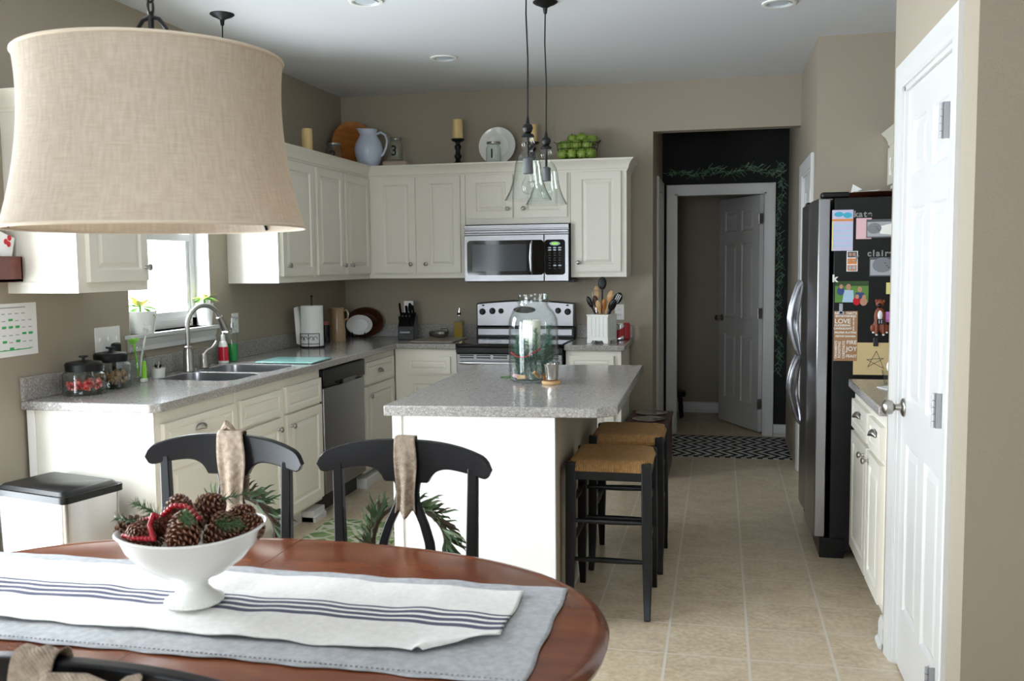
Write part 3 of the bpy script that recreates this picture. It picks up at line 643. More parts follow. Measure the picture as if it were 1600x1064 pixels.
b = B(); b.box(1.600, 1.62, -2.6, -1.98, .13, .66); b.box(1.600, 1.62, -3.3, -2.66, .13, .66); obj('door', b, CREAM, t, world=True, bevel=.004)
# ================================================================== APPLIANCES
t = thing('microwave', 'stainless over-the-range microwave with black window', 'microwave', (1.47, -.2, 1.343))
X0, X1 = 1.087, 1.85
obj('body', B().box(X0+.01, X1-.004, -.375, -.004, 1.343, 1.754), BLK, t, world=True, bevel=.004)
def bowed(z0, z1, d0, x0=X0, x1=X1, bow=.005, n=16, back=-.37):
    b = B(); poly = [(x0+(x1-x0)*i/n, -(d0+bow*math.sin(PI*((x0+(x1-x0)*i/n)-X0)/(X1-X0)))) for i in range(n+1)]+[(x1, back), (x0, back)]
    return b.prism(poly, z0, z1)
xs = X0+.585
obj('vent_grille', bowed(1.722, 1.75, .40).prism([(X0, -.37), (X1, -.37), (X1, -.393), (X0, -.393)], 1.68, 1.75), STEEL, t, world=True, bevel=.002)
g = obj('vent_slat', bowed(1.690, 1.714, .402), STEEL, t, world=True, bevel=.006, label='rounded stainless vent bar')
dr = obj('door', bowed(1.347, 1.678, .40, X0, xs), STEEL, t, world=True, bevel=.003)
pn = obj('control_panel', bowed(1.347, 1.678, .40, xs+.003, X1-.002), STEEL, t, world=True, bevel=.003)
def curved_plate(x0, x1, z0, z1, d0, r=.02, bow=.005, th=.003, n=14):
    lp = rr(x0, x1, z0, z1, r, 5); b = B(); f = lambda x: -(d0+bow*math.sin(PI*(x-X0)/(X1-X0)))
    # strips so that the plate follows the bow
    xs_ = sorted({round(p[0], 5) for p in lp} | {x0+(x1-x0)*i/n for i in range(n+1)}); vs_ = []; fs = []
    for x in xs_:
        dx = max(0, max(x0+r-x, x-(x1-r))); e = r-math.sqrt(max(0, r*r-dx*dx)) if dx > 0 else 0
        for z in (z0+e, z1-e): vs_ += [(x, f(x), z), (x, f(x)-th, z)]
    for i in range(len(xs_)-1):
        a, c = i*4, i*4+4; fs += [(a+1, c+1, c+3, a+3), (a, a+2, c+2, c), (a, c, c+1, a+1), (a+2, a+3, c+3, c+2)]
    b.add(vs_, fs); return b
pl = obj('window', curved_plate(X0+.022, xs+.0, 1.392, 1.64, .4, .025), BLKG, dr, world=True, smooth=20, label='glossy black door window')
obj('inner_screen', curved_plate(X0+.06, X0+.46, 1.42, 1.612, .4035, .01, th=.0006), mat('dark_grey_window_mesh', '3A4148', .12), dr, world=True, smooth=20)
b = B(); hx = X0+.5
b.tube([(hx, -.412, 1.40), (hx-.003, -.432, 1.42), (hx-.006, -.442, 1.515), (hx-.003, -.432, 1.61), (hx, -.412, 1.632)], [.006, .010, .012, .010, .006], 12); obj('handle', b, SSIDE, dr, world=True)
obj('keypad', curved_plate(xs+.006, X1-.026, 1.392, 1.64, .4, .02), BLKG, pn, world=True, smooth=20)
fy = lambda x: -(.4+.005*math.sin(PI*(x-X0)/(X1-X0)))-.0035
b = B(); cx = xs+.08; b.lathe([(.039, 0), (.036, .003), (1e-5, .003)], (cx, fy(cx), 1.612), 24, (0, -1, 0), sx=1, sy=.38); obj('display_ring', b, BTN, pn, world=True)
b = B().box(cx-.022, cx+.022, fy(cx)-.005, fy(cx), 1.605, 1.619); obj('clock_display', b, LCD, pn, world=True, smooth=0, label='lit green digital clock')
rows = [(1.583, 1), (1.567, 1), (1.545, 0), (1.53, 0), (1.51, 0), (1.495, 0), (1.475, 0), (1.458, 2), (1.438, 0)]
for z, kd in rows:
    for j in range(3):
        x = cx-.038+j*.036; bright = kd == 1 or (kd == 2 and j > 0)
        b = B(); b.lathe([(.013 if bright else .009, 0), (.012 if bright else .008, .002), (1e-5, .0025)], (x, fy(x), z), 14, (0, -1, 0), sy=.45); obj('button', b, BTN if bright else DISC, pn, world=True)
obj('mounting_bracket', B().box(X1-.02, X1+.02, -.3, -.1, 1.335, 1.352), BLK, t, world=True, smooth=0)
# range
t = thing('range', 'stainless electric range with black glass cooktop', 'stove', (1.465, -.35, 0))
RX0, RX1 = 1.088, 1.845
obj('body', B().box(RX0, RX1, -.62, -.03, .03, .895), BLK, t, world=True, smooth=0)
ck = obj('cooktop', B().box(RX0-.002, RX1+.002, -.67, -.1, .895, .922), BLKG, t, world=True, bevel=.006, label='black glass cooktop')
for x, y, r in ((1.28, -.5, .1), (1.65, -.5, .085), (1.28, -.24, .075), (1.65, -.24, .1)):
    b = B(); b.lathe([(r, 0), (r, .0006), (r-.003, .0006), (r-.003, 0)], (x, y, .9222), 32, cap=False); obj('burner_ring', b, DISC, ck, world=True)
b = B(); n = 16; top = [(RX0+.005+(RX1-RX0-.01)*i/n, 1.178+.022*math.sin(PI*i/n)) for i in range(n+1)]
b.prism([(RX0+.005, 1.0), *top, (RX1-.005, 1.0)], -.1, -.03, 'y'); bg = obj('backguard', b, STEEL, t, world=True, bevel=.01, label='stainless arched backguard')
obj('backguard_base', B().box(RX0+.004, RX1-.004, -.105, -.03, .922, 1.0), BLK, t, world=True, bevel=.003)
obj('trim_strip', B().box(RX0+.02, RX1-.02, -.112, -.104, .938, .985), STEEL, t, world=True, bevel=.002, label='stainless strip below the controls')
for x, z, r in ((1.141, 1.114, .024), (1.218, 1.119, .024), (1.285, 1.119, .02), (1.72, 1.122, .022), (1.792, 1.114, .024)):
    b = B(); b.lathe([(r, 0), (r, .004), (r*.85, .006), (r*.8, .022), (r*.6, .026), (1e-5, .026)], (x, -.1, z), 24, (0, -1, 0)); b.box(x-.003, x+.003, -.131, -.124, z-r*.7, z+r*.7); obj('control_knob', b, BLK, bg, world=True, label='black control knob')
for x in (1.147, 1.790):
    b = B(); b.lathe([(.012, 0), (.011, .003), (1e-5, .003)], (x, -.1, 1.162), 16, (0, -1, 0), sy=.5); obj('indicator', b, BLK, bg, world=True)
b = B(); b.lathe([(.085, 0), (.083, .004), (1e-5, .004)], (1.465, -.1, 1.128), 32, (0, -1, 0), sy=.3); obj('clock_display', b, BLKG, bg, world=True)
obj('front_lip', B().box(RX0, RX1, -.665, -.6, .855, .893), BLK, t, world=True, bevel=.003)
od = obj('oven_door', B().box(RX0+.004, RX1-.004, -.665, -.62, .2, .848), STEEL, t, world=True, bevel=.006)
for z in (.838, .822):
    for k in range(6):
        x = RX0+.03+k*.12; obj('vent_slot', B().box(x, x+.1, -.668, -.66, z-.004, z+.004), BLK, od, world=True, smooth=0)
obj('oven_window', B().box(RX0+.13, RX1-.13, -.668, -.66, .36, .66), BLKG, od, world=True, bevel=.01)
b = B(); b.tube([(RX0+.03, -.66, .79), (RX0+.04, -.7, .79), (RX0+.1, -.715, .79), (RX1-.1, -.715, .79), (RX1-.04, -.7, .79), (RX1-.03, -.66, .79)], .012, 12); obj('oven_handle', b, SSIDE, od, world=True)
obj('bottom_drawer', B().box(RX0+.004, RX1-.004, -.66, -.62, .05, .19), STEEL, t, world=True, bevel=.005)
# refrigerator
t = thing('refrigerator', 'stainless side-by-side refrigerator with black sides', 'refrigerator', (3.75, -1.72, 0))
FY0, FY1, FZ = -2.175, -1.262, 1.775
obj('body', B().box(3.43, 4.11, FY0, FY1, .03, FZ), FRSIDE, t, world=True, bevel=.004, label='black textured cabinet')
def fdoor(y0, y1):
    b = B(); n = 10; pl_ = [(3.357-.014*math.sin(PI*i/n), y0+.002+(y1-y0-.004)*i/n) for i in range(n+1)]
    b.prism(pl_+[(3.412, y1-.002), (3.412, y0+.002)], .1, FZ-.002); return obj('door', b, STEEL, t, world=True, bevel=.006, smooth=30)
ysp = -1.66
for y0, y1, hy in ((FY0, ysp, ysp-.06), (ysp, FY1, ysp+.06)):
    d = fdoor(y0, y1)
    for z0, z1 in ((.965, 1.36), (.60, .955)):
        pts = []; n = 20; zm = (z0+z1)/2
        up_ = z1 > 1.2
        # loop handle, broad at the middle joint and narrowing away from it
        for i in range(n):
            a = 2*PI*i/n; k = math.sin(a); zz = zm+(z1-z0)/2*k
            s_ = (k if up_ else -k); wd = .036*(1-.45*max(0, s_)); bowx = .05*(1-.35*max(0, s_))*math.cos(k*PI/2*.75)
            pts.append((3.335-bowx-.005+(.018*math.cos(a)), hy+wd*math.cos(a)*.55, zz))
        b = B(); b.tube(pts, .011, 10, closed=True); obj('handle', b, STEEL, d, world=True, label='looped stainless handle')
obj('kick_plate', B().box(3.385, 3.43, FY0+.02, FY1-.02, .0, .095), BLK, t, world=True, bevel=.003)
obj('hinge_cover', B().box(3.37, 3.5, FY0+.005, FY0+.09, FZ, FZ+.028), BLK, t, world=True, bevel=.008, label='black hinge cover')
obj('hinge_cover', B().box(3.37, 3.5, FY1-.09, FY1-.005, FZ, FZ+.028), BLK, t, world=True, bevel=.008, label='black hinge cover')
obj('foot', B().box(3.385, 3.5, FY0-.008, FY0+.03, 0, .1), BLK, t, world=True, bevel=.003)
# ================================================================== FRIDGE SIDE MAGNETS AND PAPERS
FS = FY0-.0015
def sheet(name, label, cat, x0, x1, z0, z1, m, lean=0, y=FS, group=None, th=.0012, curl=0):
    b = B().box(x0, x1, y-th, y, z0, z1)
    o = obj(name, b, m, loc=((x0+x1)/2, y, z0), world=True, smooth=0); tag(o, label, cat, group)
    return o
def flat(parent, name, m, poly, y, th=.0006, label=None):
    o = obj(name, B().prism(poly, y-th, y, 'y'), m, parent, world=True, smooth=0)
    if label: o['label'] = label
    return o
def rect(x0, x1, z0, z1): return [(x0, z0), (x1, z0), (x1, z1), (x0, z1)]
def ell(cx, cz, rx, rz, n=18, a0=0, tilt=0): 
    out = []
    for i in range(n):
        a = 2*PI*i/n; x, z = rx*math.cos(a), rz*math.sin(a); out.append((cx+x*math.cos(tilt)-z*math.sin(tilt), cz+x*math.sin(tilt)+z*math.cos(tilt)))
    return out
t = sheet('list_pad', 'long striped list pad with aqua heading on the fridge side', 'notepad', 3.419, 3.516, 1.52, 1.716, LILAC)
y = FS-.0012
flat(t, 'printed_heading', AQUA, ell(3.45, 1.695, .022, .012)+[], y); flat(t, 'printed_heading', AQUA, ell(3.49, 1.69, .02, .014), y-.0001)
flat(t, 'orange_band', ORAN, rect(3.419, 3.516, 1.662, 1.672), y)
for i in range(5): flat(t, 'pale_line', LBLUE, rect(3.42, 3.515, 1.54+i*.024, 1.549+i*.024), y)
flat(t, 'yellow_edge', YEL, rect(3.419, 3.425, 1.525, 1.66), y-.0002)
def letters(word, x0, z, size, lab, grp, m=SILK, step=.021):
    for i, ch in enumerate(word):
        o = textb(ch, size, m, 'letter_magnet', loc=(x0+i*step, FS-.004, z), ext=.0025, bold=.0012); tag(o, lab % ('lower-case letter '+ch), 'fridge magnet', grp)
letters('kate', 3.528, 1.693, .042, 'grey %s magnet in the upper word on the fridge side', 'grey letter magnets of the upper word')
letters('claire', 3.592, 1.505, .042, 'grey %s magnet in the word above the lower baby photo', 'grey letter magnets of the lower word', step=.0195)
o = textb('y', .04, SILK, 'letter_magnet', loc=(3.535, FS-.004, 1.49), ext=.0025, bold=.001); tag(o, 'lone dark grey letter y magnet beside the photo strip', 'fridge magnet')
o = textb('k', .048, WPLA, 'letter_magnet', loc=(3.436, FS-.004, 1.385), ext=.0025, bold=.002); tag(o, 'lone white letter k magnet above the family photo', 'fridge magnet')
t = sheet('pink_card', 'pale pink card behind the upper baby photo on the fridge', 'card', 3.53, 3.60, 1.575, 1.675, PINKP, y=FS)
def baby(label, x0, x1, z0, z1, hx, hz, s, yy):
    t = sheet('baby_photograph', label, 'photograph', x0, x1, z0, z1, GREY2, y=yy); y = yy-.0012
    flat(t, 'pillow', GREY1, rect(x0+.004, x1, z0+.006, z1-.012), y); flat(t, 'blanket', WHITE, [(hx+s, hz-s), (x1, hz-s*1.2), (x1, hz+s*.9), (hx+s*1.1, hz+s*.4)], y-.0007)
    flat(t, 'head', mat('printed_mid_grey_'+str(round(x0*1000)), '7C8086', .6), ell(hx, hz, s*1.25, s, tilt=.05), y-.0014)
    flat(t, 'eye', GREY2, ell(hx+s*.35, hz+s*.25, s*.16, s*.07), y-.0021); flat(t, 'nose', GREY2, ell(hx+s*.55, hz-.1*s, s*.12, s*.1), y-.0021); flat(t, 'mouth', INK, ell(hx+s*.8, hz-.35*s, s*.14, s*.06), y-.0021)
baby('black and white photo of a sleeping baby on the upper fridge side', 3.576, 3.695, 1.58, 1.668, 3.612, 1.625, .026, FS-.0015)
baby('black and white close-up photo of a baby face on the lower fridge side', 3.594, 3.70, 1.395, 1.487, 3.652, 1.45, .036, FS)
t = sheet('photo_strip', 'small photo booth strip of three pictures on the fridge side', 'photograph', 3.489, 3.54, 1.42, 1.518, PAPER, y=FS-.0014)
for i, m in enumerate((GREY2, ORAN, SKIN)):
    y = FS-.0026; z0 = 1.487-i*.032; p = flat(t, 'picture', m, rect(3.493, 3.536, z0, z0+.028), y)
    for x in (3.505, 3.523): flat(p, 'head', SKIN if m is not SKIN else GREY1, ell(x, z0+.015, .007, .009), y-.0007)
t = sheet('family_photograph', 'family photo of parents and children outdoors on the fridge side', 'photograph', 3.438, 3.592, 1.27, 1.373, PGREEN); y = FS-.0012
flat(t, 'hedge', mat('printed_hedge', '2E4A22', .6), rect(3.438, 3.592, 1.35, 1.373), y)
for hx, hz, m, s in ((3.50, 1.345, LBLUE, 1), (3.552, 1.333, BLUEP, .9)):
    flat(t, 'torso', m, [(hx-.028*s, 1.271), (hx+.028*s, 1.271), (hx+.022*s, hz-.016), (hx-.02*s, hz-.014)], y-.0007); flat(t, 'head', SKIN, ell(hx, hz, .0115*s, .015*s), y-.0014); 
for hx, hz, m in ((3.466, 1.347, BLUEP), (3.54, 1.298, RED), (3.572, 1.296, SKIN)):
    flat(t, 'child', m, ell(hx-.002, hz-.022, .017, .02), y-.0018); flat(t, 'head', SKIN, ell(hx, hz, .009, .011), y-.0026)
t = thing('magnet_clip', 'silver magnet clip pinning the slogan card to the fridge', 'magnet', (3.468, FS-.003, 1.235)); obj('clip', B().box(3.459, 3.475, FS-.012, FS, 1.215, 1.265).box(3.455, 3.483, FS-.012, FS-.003, 1.212, 1.228), GREY1, t, world=True, bevel=.002)
t = sheet('slogan_card', 'brown kraft card covered in white holiday slogan words', 'card', 3.436, 3.545, .985, 1.228, KRAFT, y=FS-.0012); y = FS-.0026
for s_, z, sz, x in (('NOW THAT\'S', 1.217, .0165, 3.49), ('ENTERTAINING', 1.203, .0135, 3.49), ('LOVE', 1.178, .031, 3.476), ('FLICKERING', 1.158, .0135, 3.476), ('CANDLELIGHT', 1.143, .0125, 3.477), ('PROPER PLATING', 1.123, .0128, 3.49), ('FESTIVE GARNISH', 1.105, .0118, 3.49), ('FIRE', 1.075, .026, 3.519), ('JOY', 1.043, .03, 3.519), ('FEAST', 1.008, .0185, 3.519)):
    textb(s_, sz, WPLA, 'lettering', t, (x, y, z), ext=.0003, bold=.0004)
for s_, x, z, sz in (('AND ONLY MUSIC', 3.526, 1.165, .0085), ('ORNAMENTS', 3.447, 1.04, .0145), ('ROASTING', 3.463, 1.04, .0165), ('CHESTNUTS', 3.483, 1.04, .0155)):
    textb(s_, sz, WPLA, 'lettering', t, (x, y, z), rot=(PI/2, PI/2 if x > 3.5 else -PI/2, 0), ext=.0003, bold=.0003)
# boxer dog magnet: flat moulded figure
t = thing('dog_magnet', 'brown seated boxer dog magnet on the fridge side', 'magnet', (3.645, FS, 1.13))
b = B(); y = FS-.006
def blob(b, x, z, rx, rz, d=.006, yy=y): b.sph((x, yy+.002, z), 1, 14, 8, (rx, d, rz)); return b
b = B(); blob(b, 3.645, 1.20, .026, .05); blob(b, 3.632, 1.155, .017, .035); blob(b, 3.66, 1.155, .017, .035); b.cyl((3.634, y, 1.19), (3.631, y, 1.118), .0085, .007); b.cyl((3.660, y, 1.19), (3.664, y, 1.118), .0085, .007); blob(b, 3.615, 1.145, .013, .02); blob(b, 3.677, 1.145, .013, .02)
dg = obj('body', b, DOGB, t, world=True)
b = B(); blob(b, 3.645, 1.265, .02, .021, .008); blob(b, 3.629, 1.277, .007, .009); blob(b, 3.663, 1.275, .007, .009); hd = obj('head', b, DOGB, t, world=True)
b = B(); blob(b, 3.643, 1.255, .011, .012, .008, y-.005); obj('muzzle', b, BLK, hd, world=True, label='black muzzle')
b = B(); blob(b, 3.646, 1.208, .012, .024, .005, y-.004); obj('chest_patch', b, PAPER, dg, world=True, label='white chest')
b = B(); b.box(3.63, 3.665, y-.014, y-.004, 1.165, 1.19); bd = obj('sign', b, DISC, t, world=True, label='small dark sign'); textb('11', .022, WPLA, 'lettering', bd, (3.646, y-.0145, 1.177), ext=.0004)
b = B()
for x in (3.618, 3.633, 3.664, 3.679): blob(b, x, 1.114 if 3.62 < x < 3.67 else 1.125, .0065, .0055, .006)
obj('paw', b, PAPER, t, world=True, label='white paws')
t = sheet('yellow_note', 'small yellow note beside the pantry trim on the fridge', 'note', 3.672, 3.71, 1.31, 1.365, YEL)
t = sheet('magenta_note', 'small magenta note right of the dog magnet', 'note', 3.672, 3.71, 1.175, 1.225, MAG)
t = sheet('manila_drawing', 'manila paper with a hand-drawn star low on the fridge side', 'drawing', 3.528, 3.73, .918, 1.075, ENV, y=FS); y = FS-.0012
st = [(3.634, 1.035), (3.595, .957), (3.668, 1.0), (3.59, .993), (3.668, .95)]
b = B()
for i in range(5):
    p, q = st[i], st[(i+1) % 5]; b.cyl((p[0], y-.0005, p[1]), (q[0], y-.0005, q[1]), .0011, n=6)
obj('star_drawing', b, INK, t, world=True); 
t = thing('magnet_clip', 'dark grey magnet clip holding the star drawing', 'magnet', (3.628, FS-.003, 1.08)); obj('clip', B().box(3.618, 3.64, FS-.009, FS, 1.058, 1.1), DISC, t, world=True, bevel=.002)
# on the fridge
t = thing('wooden_tray', 'shallow dark wooden tray lying on top of the fridge', 'tray', (3.66, -1.8, FZ)); b = B(); b.lathe([(.15, 0), (.2, .012), (.225, .035), (.22, .037), (.19, .02), (.14, .01), (1e-5, .009)], (3.68, -1.8, FZ+.001), 36); obj('tray', b, DARKWOOD, t, world=True)
t = thing('crumpled_paper', 'folded white paper sticking up from the wooden tray', 'paper', (3.62, -1.85, FZ+.03)); b = B(); b.add([(3.545, -1.84, FZ+.045), (3.66, -1.9, FZ+.045), (3.69, -1.82, FZ+.058), (3.58, -1.76, FZ+.05), (3.56, -1.80, FZ+.09), (3.6, -1.84, FZ+.06)], [(0, 1, 2, 3), (4, 5, 0), (4, 5, 3)]); obj('paper', b, PAPER, t, world=True, solid=.0015, smooth=0)
# clutter on the right counter
t = thing('glass_dish', 'clear glass dish with blue and white packets on the right counter', 'dish', (3.665, -2.45, CT)); b = B(); b.lathe([(.05, .001), (.055, .03), (.06, .06), (.057, .06), (.052, .03), (.047, .005), (1e-5, .005)], (3.675, -2.46, CT)); obj('bowl', b, GLASS, t, world=True)
o = obj('sweet_packet', B().sph((0, 0, .03), .03, 10, 6, (1, .6, .8)), AQUA, loc=(3.68, -2.46, CT+.006)); tag(o, 'blue packet inside the glass dish', 'packet')
o = obj('sweet_packet', B().sph((0, 0, .035), .03, 10, 6, (.8, .6, 1)), PAPER, loc=(3.66, -2.45, CT+.04)); tag(o, 'white packet poking out of the glass dish', 'packet')
b = B().prism([(3.57, -2.62), (3.72, -2.5), (3.76, -2.6), (3.6, -2.7)], CT+.0005, CT+.004); o = obj('mail_sheet', b, PAPER, loc=(3.65, -2.6, CT), world=True, smooth=0); tag(o, 'white sheet of mail at the front of the right counter', 'paper')
t = thing('wood_slice', 'round slice of wood with bark on the right counter', 'wood slice', (3.68, -2.8, CT)); b = B(); b.lathe([(.09, .0), (.095, .01), (.09, .02)], (3.68, -2.8, CT+.001), 24); obj('bark', b, DARKWOOD, t, world=True); b = B(); b.lathe([(.085, .0205), (.085, .022)], (3.68, -2.8, CT+.001), 24); obj('face', b, LIGHTWOOD, t, world=True)
# ================================================================== ON TOP OF THE WALL CABINETS
def lathed(name, label, cat, prof, loc, m, n=28, group=None, **k):
    o = obj(name, B().lathe(prof, n=n), m, loc=loc, **k); return tag(o, label, cat, group)
def candle(loc, r, h, label, m=WAX):
    t = thing('pillar_candle', label, 'candle', loc)
    obj('wax', B().lathe([(r, 0), (r*1.0, h*.97), (r*.92, h), (r*.7, h-.004), (1e-5, h-.006)], n=24), m, t); obj('wick', B().cyl((0, 0, h-.006), (.001, 0, h+.006), .0012, n=6), BLK, t); return t
CH = [(.045, 0), (.045, .006), (.036, .02), (.02, .03), (.017, .045), (.026, .058), (.028, .072), (.018, .086), (.016, .11), (.024, .125), (.026, .14), (.016, .155), (.018, .168), (.04, .178), (.048, .186), (.048, .194), (1e-5, .194)]
lathed('candle_stand', 'low black candle dish on the left cabinet top', 'candle holder', [(.045, 0), (.026, .01), (.024, .025), (.056, .038), (.06, .046), (1e-5, .044)], (.17, -1.01, ZC), BLKM)
candle((.17, -1.01, ZC+.047), .036, .145, 'cream pillar candle on the low black dish at the left')
lathed('candlestick', 'tall black turned candlestick left of the white plate', 'candle holder', CH, (.995, -.2, ZC), BLKM)
candle((.995, -.2, ZC+.1945), .038, .14, 'tall cream candle left of the white plate')
lathed('candlestick', 'short black turned candlestick behind the near pendant light', 'candle holder', [(r*1.1, z*.8) for r, z in CH], (1.545, -.15, ZC), BLKM)
candle((1.545, -.15, ZC+.1556), .036, .125, 'cream candle behind the near pendant light')
def plate_obj(name, label, c, r, m, lean=.12, sx=1, prof=None, rotz=0):
    t = thing(name, label, 'plate', c); pr = prof or [(1e-5, 0), (r*.6, 0), (r*.65, .008), (r*.98, .018), (r, .02), (r*.98, .024), (r*.66, .013), (r*.6, .006), (1e-5, .006)]
    t.rotation_euler = (0, 0, rotz)
    b = B().lathe(pr, (0, 0, 0), 44, sx=sx); b.xf(Matrix.Translation((0, 0, r))@Matrix.Rotation(PI/2-lean, 4, 'X')); return obj('plate', b, m, t), t
plate_obj('wooden_charger', 'round honey-brown wooden plate leaning in the corner on the cabinets', (.165, -.165, ZC+.004), .178, MIDWOOD, rotz=.7)
plate_obj('white_platter', 'round white plate leaning on the wall above the cabinets', (1.27, -.09, ZC+.003), .14, WHITE)
def jar(loc, r, h, label, digit, facing=0):
    t = thing('glass_jar', label, 'jar', loc, facing)
    obj('jar', B().lathe([(r*.9, 0), (r, .008), (r, h*.72), (r*.85, h*.82), (r*.82, h*.86), (r*.82, h*.97), (r*.88, h), (r*.8, h), (r*.76, h*.9), (r*.78, h*.82), (r*.94, h*.7), (r*.94, .012), (1e-5, .01)]), GLASS, t)
    obj('lid', B().lathe([(r*.9, h*.93), (r*.92, h*.93), (r*.92, h*1.0), (r*.88, h*1.02), (1e-5, h*1.02)]), NICK, t)
    o = textb(digit, h*.62, BLKM, 'painted_number', None, (0, 0, 0), ext=.001, bold=.001); o.parent = t; o.location = (0, -r-.002, h*.42); return t
jar((.115, -.43, ZC), .06, .165, 'glass jar numbered 2 in front of the wooden plate', '2', .25)
t = thing('stone_block', 'rough pale stone under the numbered jar 3', 'stone', (.52, -.2, ZC)); b = B().prism([(-.1, -.05), (.09, -.06), (.11, .03), (.02, .07), (-.09, .05)], 0, .045); obj('stone', b, mat('pale_pink_stone', 'B9A596', .8), t, bevel=.012)
jar((.515, -.2, ZC+.0455), .05, .17, 'glass jar numbered 3 on a pale stone', '3')
jar((1.28, -.26, ZC), .055, .15, 'glass jar numbered 1 in front of the white plate', '1')
t = thing('pitcher', 'bluish white ceramic pitcher on top of the corner cabinets', 'pitcher', (.305, -.22, ZC))
PITM = mat('bluish_white_ceramic', 'C9D3E4', .12)
b = B(); pr = [(.06, 0), (.068, .005), (.088, .045), (.104, .1), (.108, .14), (.098, .185), (.078, .22), (.064, .245), (.062, .262), (.07, .285), (.067, .287), (.058, .264), (.06, .246), (.074, .22), (.094, .185), (.1, .14), (.09, .05), (1e-5, .02)]
b.lathe(pr, n=32)
b.v = [(x-(.03*max(0, -x/.07)**3 if z > .262 else 0), y, z+(.012*max(0, -x/.07)**2 if z > .27 else 0)) for x, y, z in b.v]; obj('body', b, PITM, t)
b = B().tube([(.062, 0, .25), (.1, 0, .262), (.135, 0, .24), (.148, 0, .2), (.14, 0, .15), (.118, 0, .105), (.1, 0, .085)], [.009, .01, .009, .009, .009, .009, .007], 10); obj('handle', b, PITM, t)
# apple basket
t = thing('wire_basket', 'wire basket heaped with green apples at the right of the cabinets', 'basket', (1.885, -.2, ZC))
b = B()
for z, s_ in ((.003, .85), (.04, .92), (.085, .98), (.125, 1.03)): b.tube([(x*s_, y*s_, z) for x, y in rr(-.14, .14, -.09, .09, .03, 4)], .002, 6, closed=True)
for x, y in [p for i, p in enumerate(rr(-.14, .14, -.09, .09, .03, 4))][::2]+[(x, s_*.09) for s_ in (-1, 1) for x in (-.1, -.06, -.02, .02, .06, .1)]: b.tube([(x*.85, y*.85, .003), (x*1.03, y*1.03, .125)], .0015, 5)
obj('wire', b, BLKM, t)
for s_ in (-1, 1): obj('handle', B().tube([(s_*.144, -.03, .125), (s_*.165, -.02, .14), (s_*.17, 0, .145), (s_*.165, .02, .14), (s_*.144, .03, .125)], .003, 6), BLKM, t)
ap = None
apl = [(-.1, -.05, .045, 'front left'), (-.03, -.055, .045, 'front low middle'), (.04, -.055, .045, 'front low right-centre'), (.105, -.05, .048, 'front right'), (-.075, -.03, .108, 'front left of the upper layer'), (-.002, -.045, .11, 'upper centre, blossom end showing'), (.075, -.035, .112, 'front right of the upper layer'), (-.09, .04, .06, 'back left, low'), (.0, .045, .06, 'back centre, low'), (.09, .04, .06, 'back right, low'), (-.04, .03, .16, 'left peak of the heap'), (.03, .02, .165, 'topmost centre'), (.1, .03, .15, 'right shoulder of the heap'), (-.11, .03, .115, 'far left shoulder')]
for i, (x, y, z, wh) in enumerate(apl):
    if ap is None:
        ap = thing('green_apple', '', 'apple', (0, 0, 0)); r = .04; pr = [(1e-5, -r*.72), (.012, -r*.82), (r*.55, -r*.85), (r*.93, -r*.35), (r, r*.1), (r*.9, r*.55), (r*.55, r*.88), (.012, r*.82), (1e-5, r*.6)]
        obj('flesh', B().lathe(pr, n=20), GREEN, ap); obj('stem', B().tube([(0, 0, r*.6), (.002, 0, r*1.0), (.006, 0, r*1.2)], .0018, 6), DARKWOOD, ap); a = ap
    else: a = copy_tree(ap)
    a.location = (1.885+x, -.2+y, ZC+z); a.rotation_euler = (random.uniform(-.6, .6)+(1.3 if i in (5, 6) else 0), random.uniform(-.5, .5), random.uniform(0, 6)); a['label'] = 'green apple in the wire basket, '+wh; a['group'] = 'green apples in the wire basket'
# ================================================================== ON THE LONG COUNTER
Z = CT+.0008
t = thing('paper_towel_holder', 'black scrolled wire paper towel holder in the corner', 'holder', (.165, -1.0, Z)); b = B(); b.lathe([(.085, 0), (.085, .008), (1e-5, .01)], n=30); b.cyl((0, 0, .008), (0, 0, .345), .005, n=10); b.sph((0, 0, .35), .009); obj('base', b, BLKM, t)
b = B(); Rr = .088; arc = [(Rr*math.cos(a), Rr*math.sin(a)) for a in [-2.3+1.7*i/12 for i in range(13)]]
for z in (.03, .1): b.tube([(x, y, z) for x, y in arc], .0022, 6)
for k in (0, 6, 12): b.tube([(arc[k][0], arc[k][1], .0), (arc[k][0], arc[k][1], .1)], .0022, 6)
for c0 in (3.2, 8.6):
    for s_ in (1, -1):
        pts = []
        for j in range(16):
            a = j/15*4.2; rr_ = .024*(1-j/22); q = c0+s_*.9+s_*math.cos(a)*rr_/.011*.6; q = max(0, min(12, q)); i0 = int(min(11, q)); f_ = q-i0
            pts.append((arc[i0][0]*(1-f_)+arc[i0+1][0]*f_, arc[i0][1]*(1-f_)+arc[i0+1][1]*f_, .062+math.sin(a)*rr_))
        b.tube(pts, .0018, 6)
obj('scrollwork', b, BLKM, t)
t = thing('paper_towel_roll', 'white paper towel roll on the black scrolled holder', 'paper towels', (.165, -1.0, Z+.012)); b = B(); b.lathe([(.02, 0), (.076, 0), (.076, .275), (.02, .275)], n=36); obj('roll', b, TOWEL, t)
b = B(); b.add([(-.0755, -.005, .27), (-.0755, -.005, .002), (-.082, -.05, .27), (-.068, -.05, .01), (-.092, -.085, .262), (-.078, -.085, .02)], [(0, 1, 3, 2), (2, 3, 5, 4)]); obj('loose_sheet', b, TOWEL, t, solid=.0015)
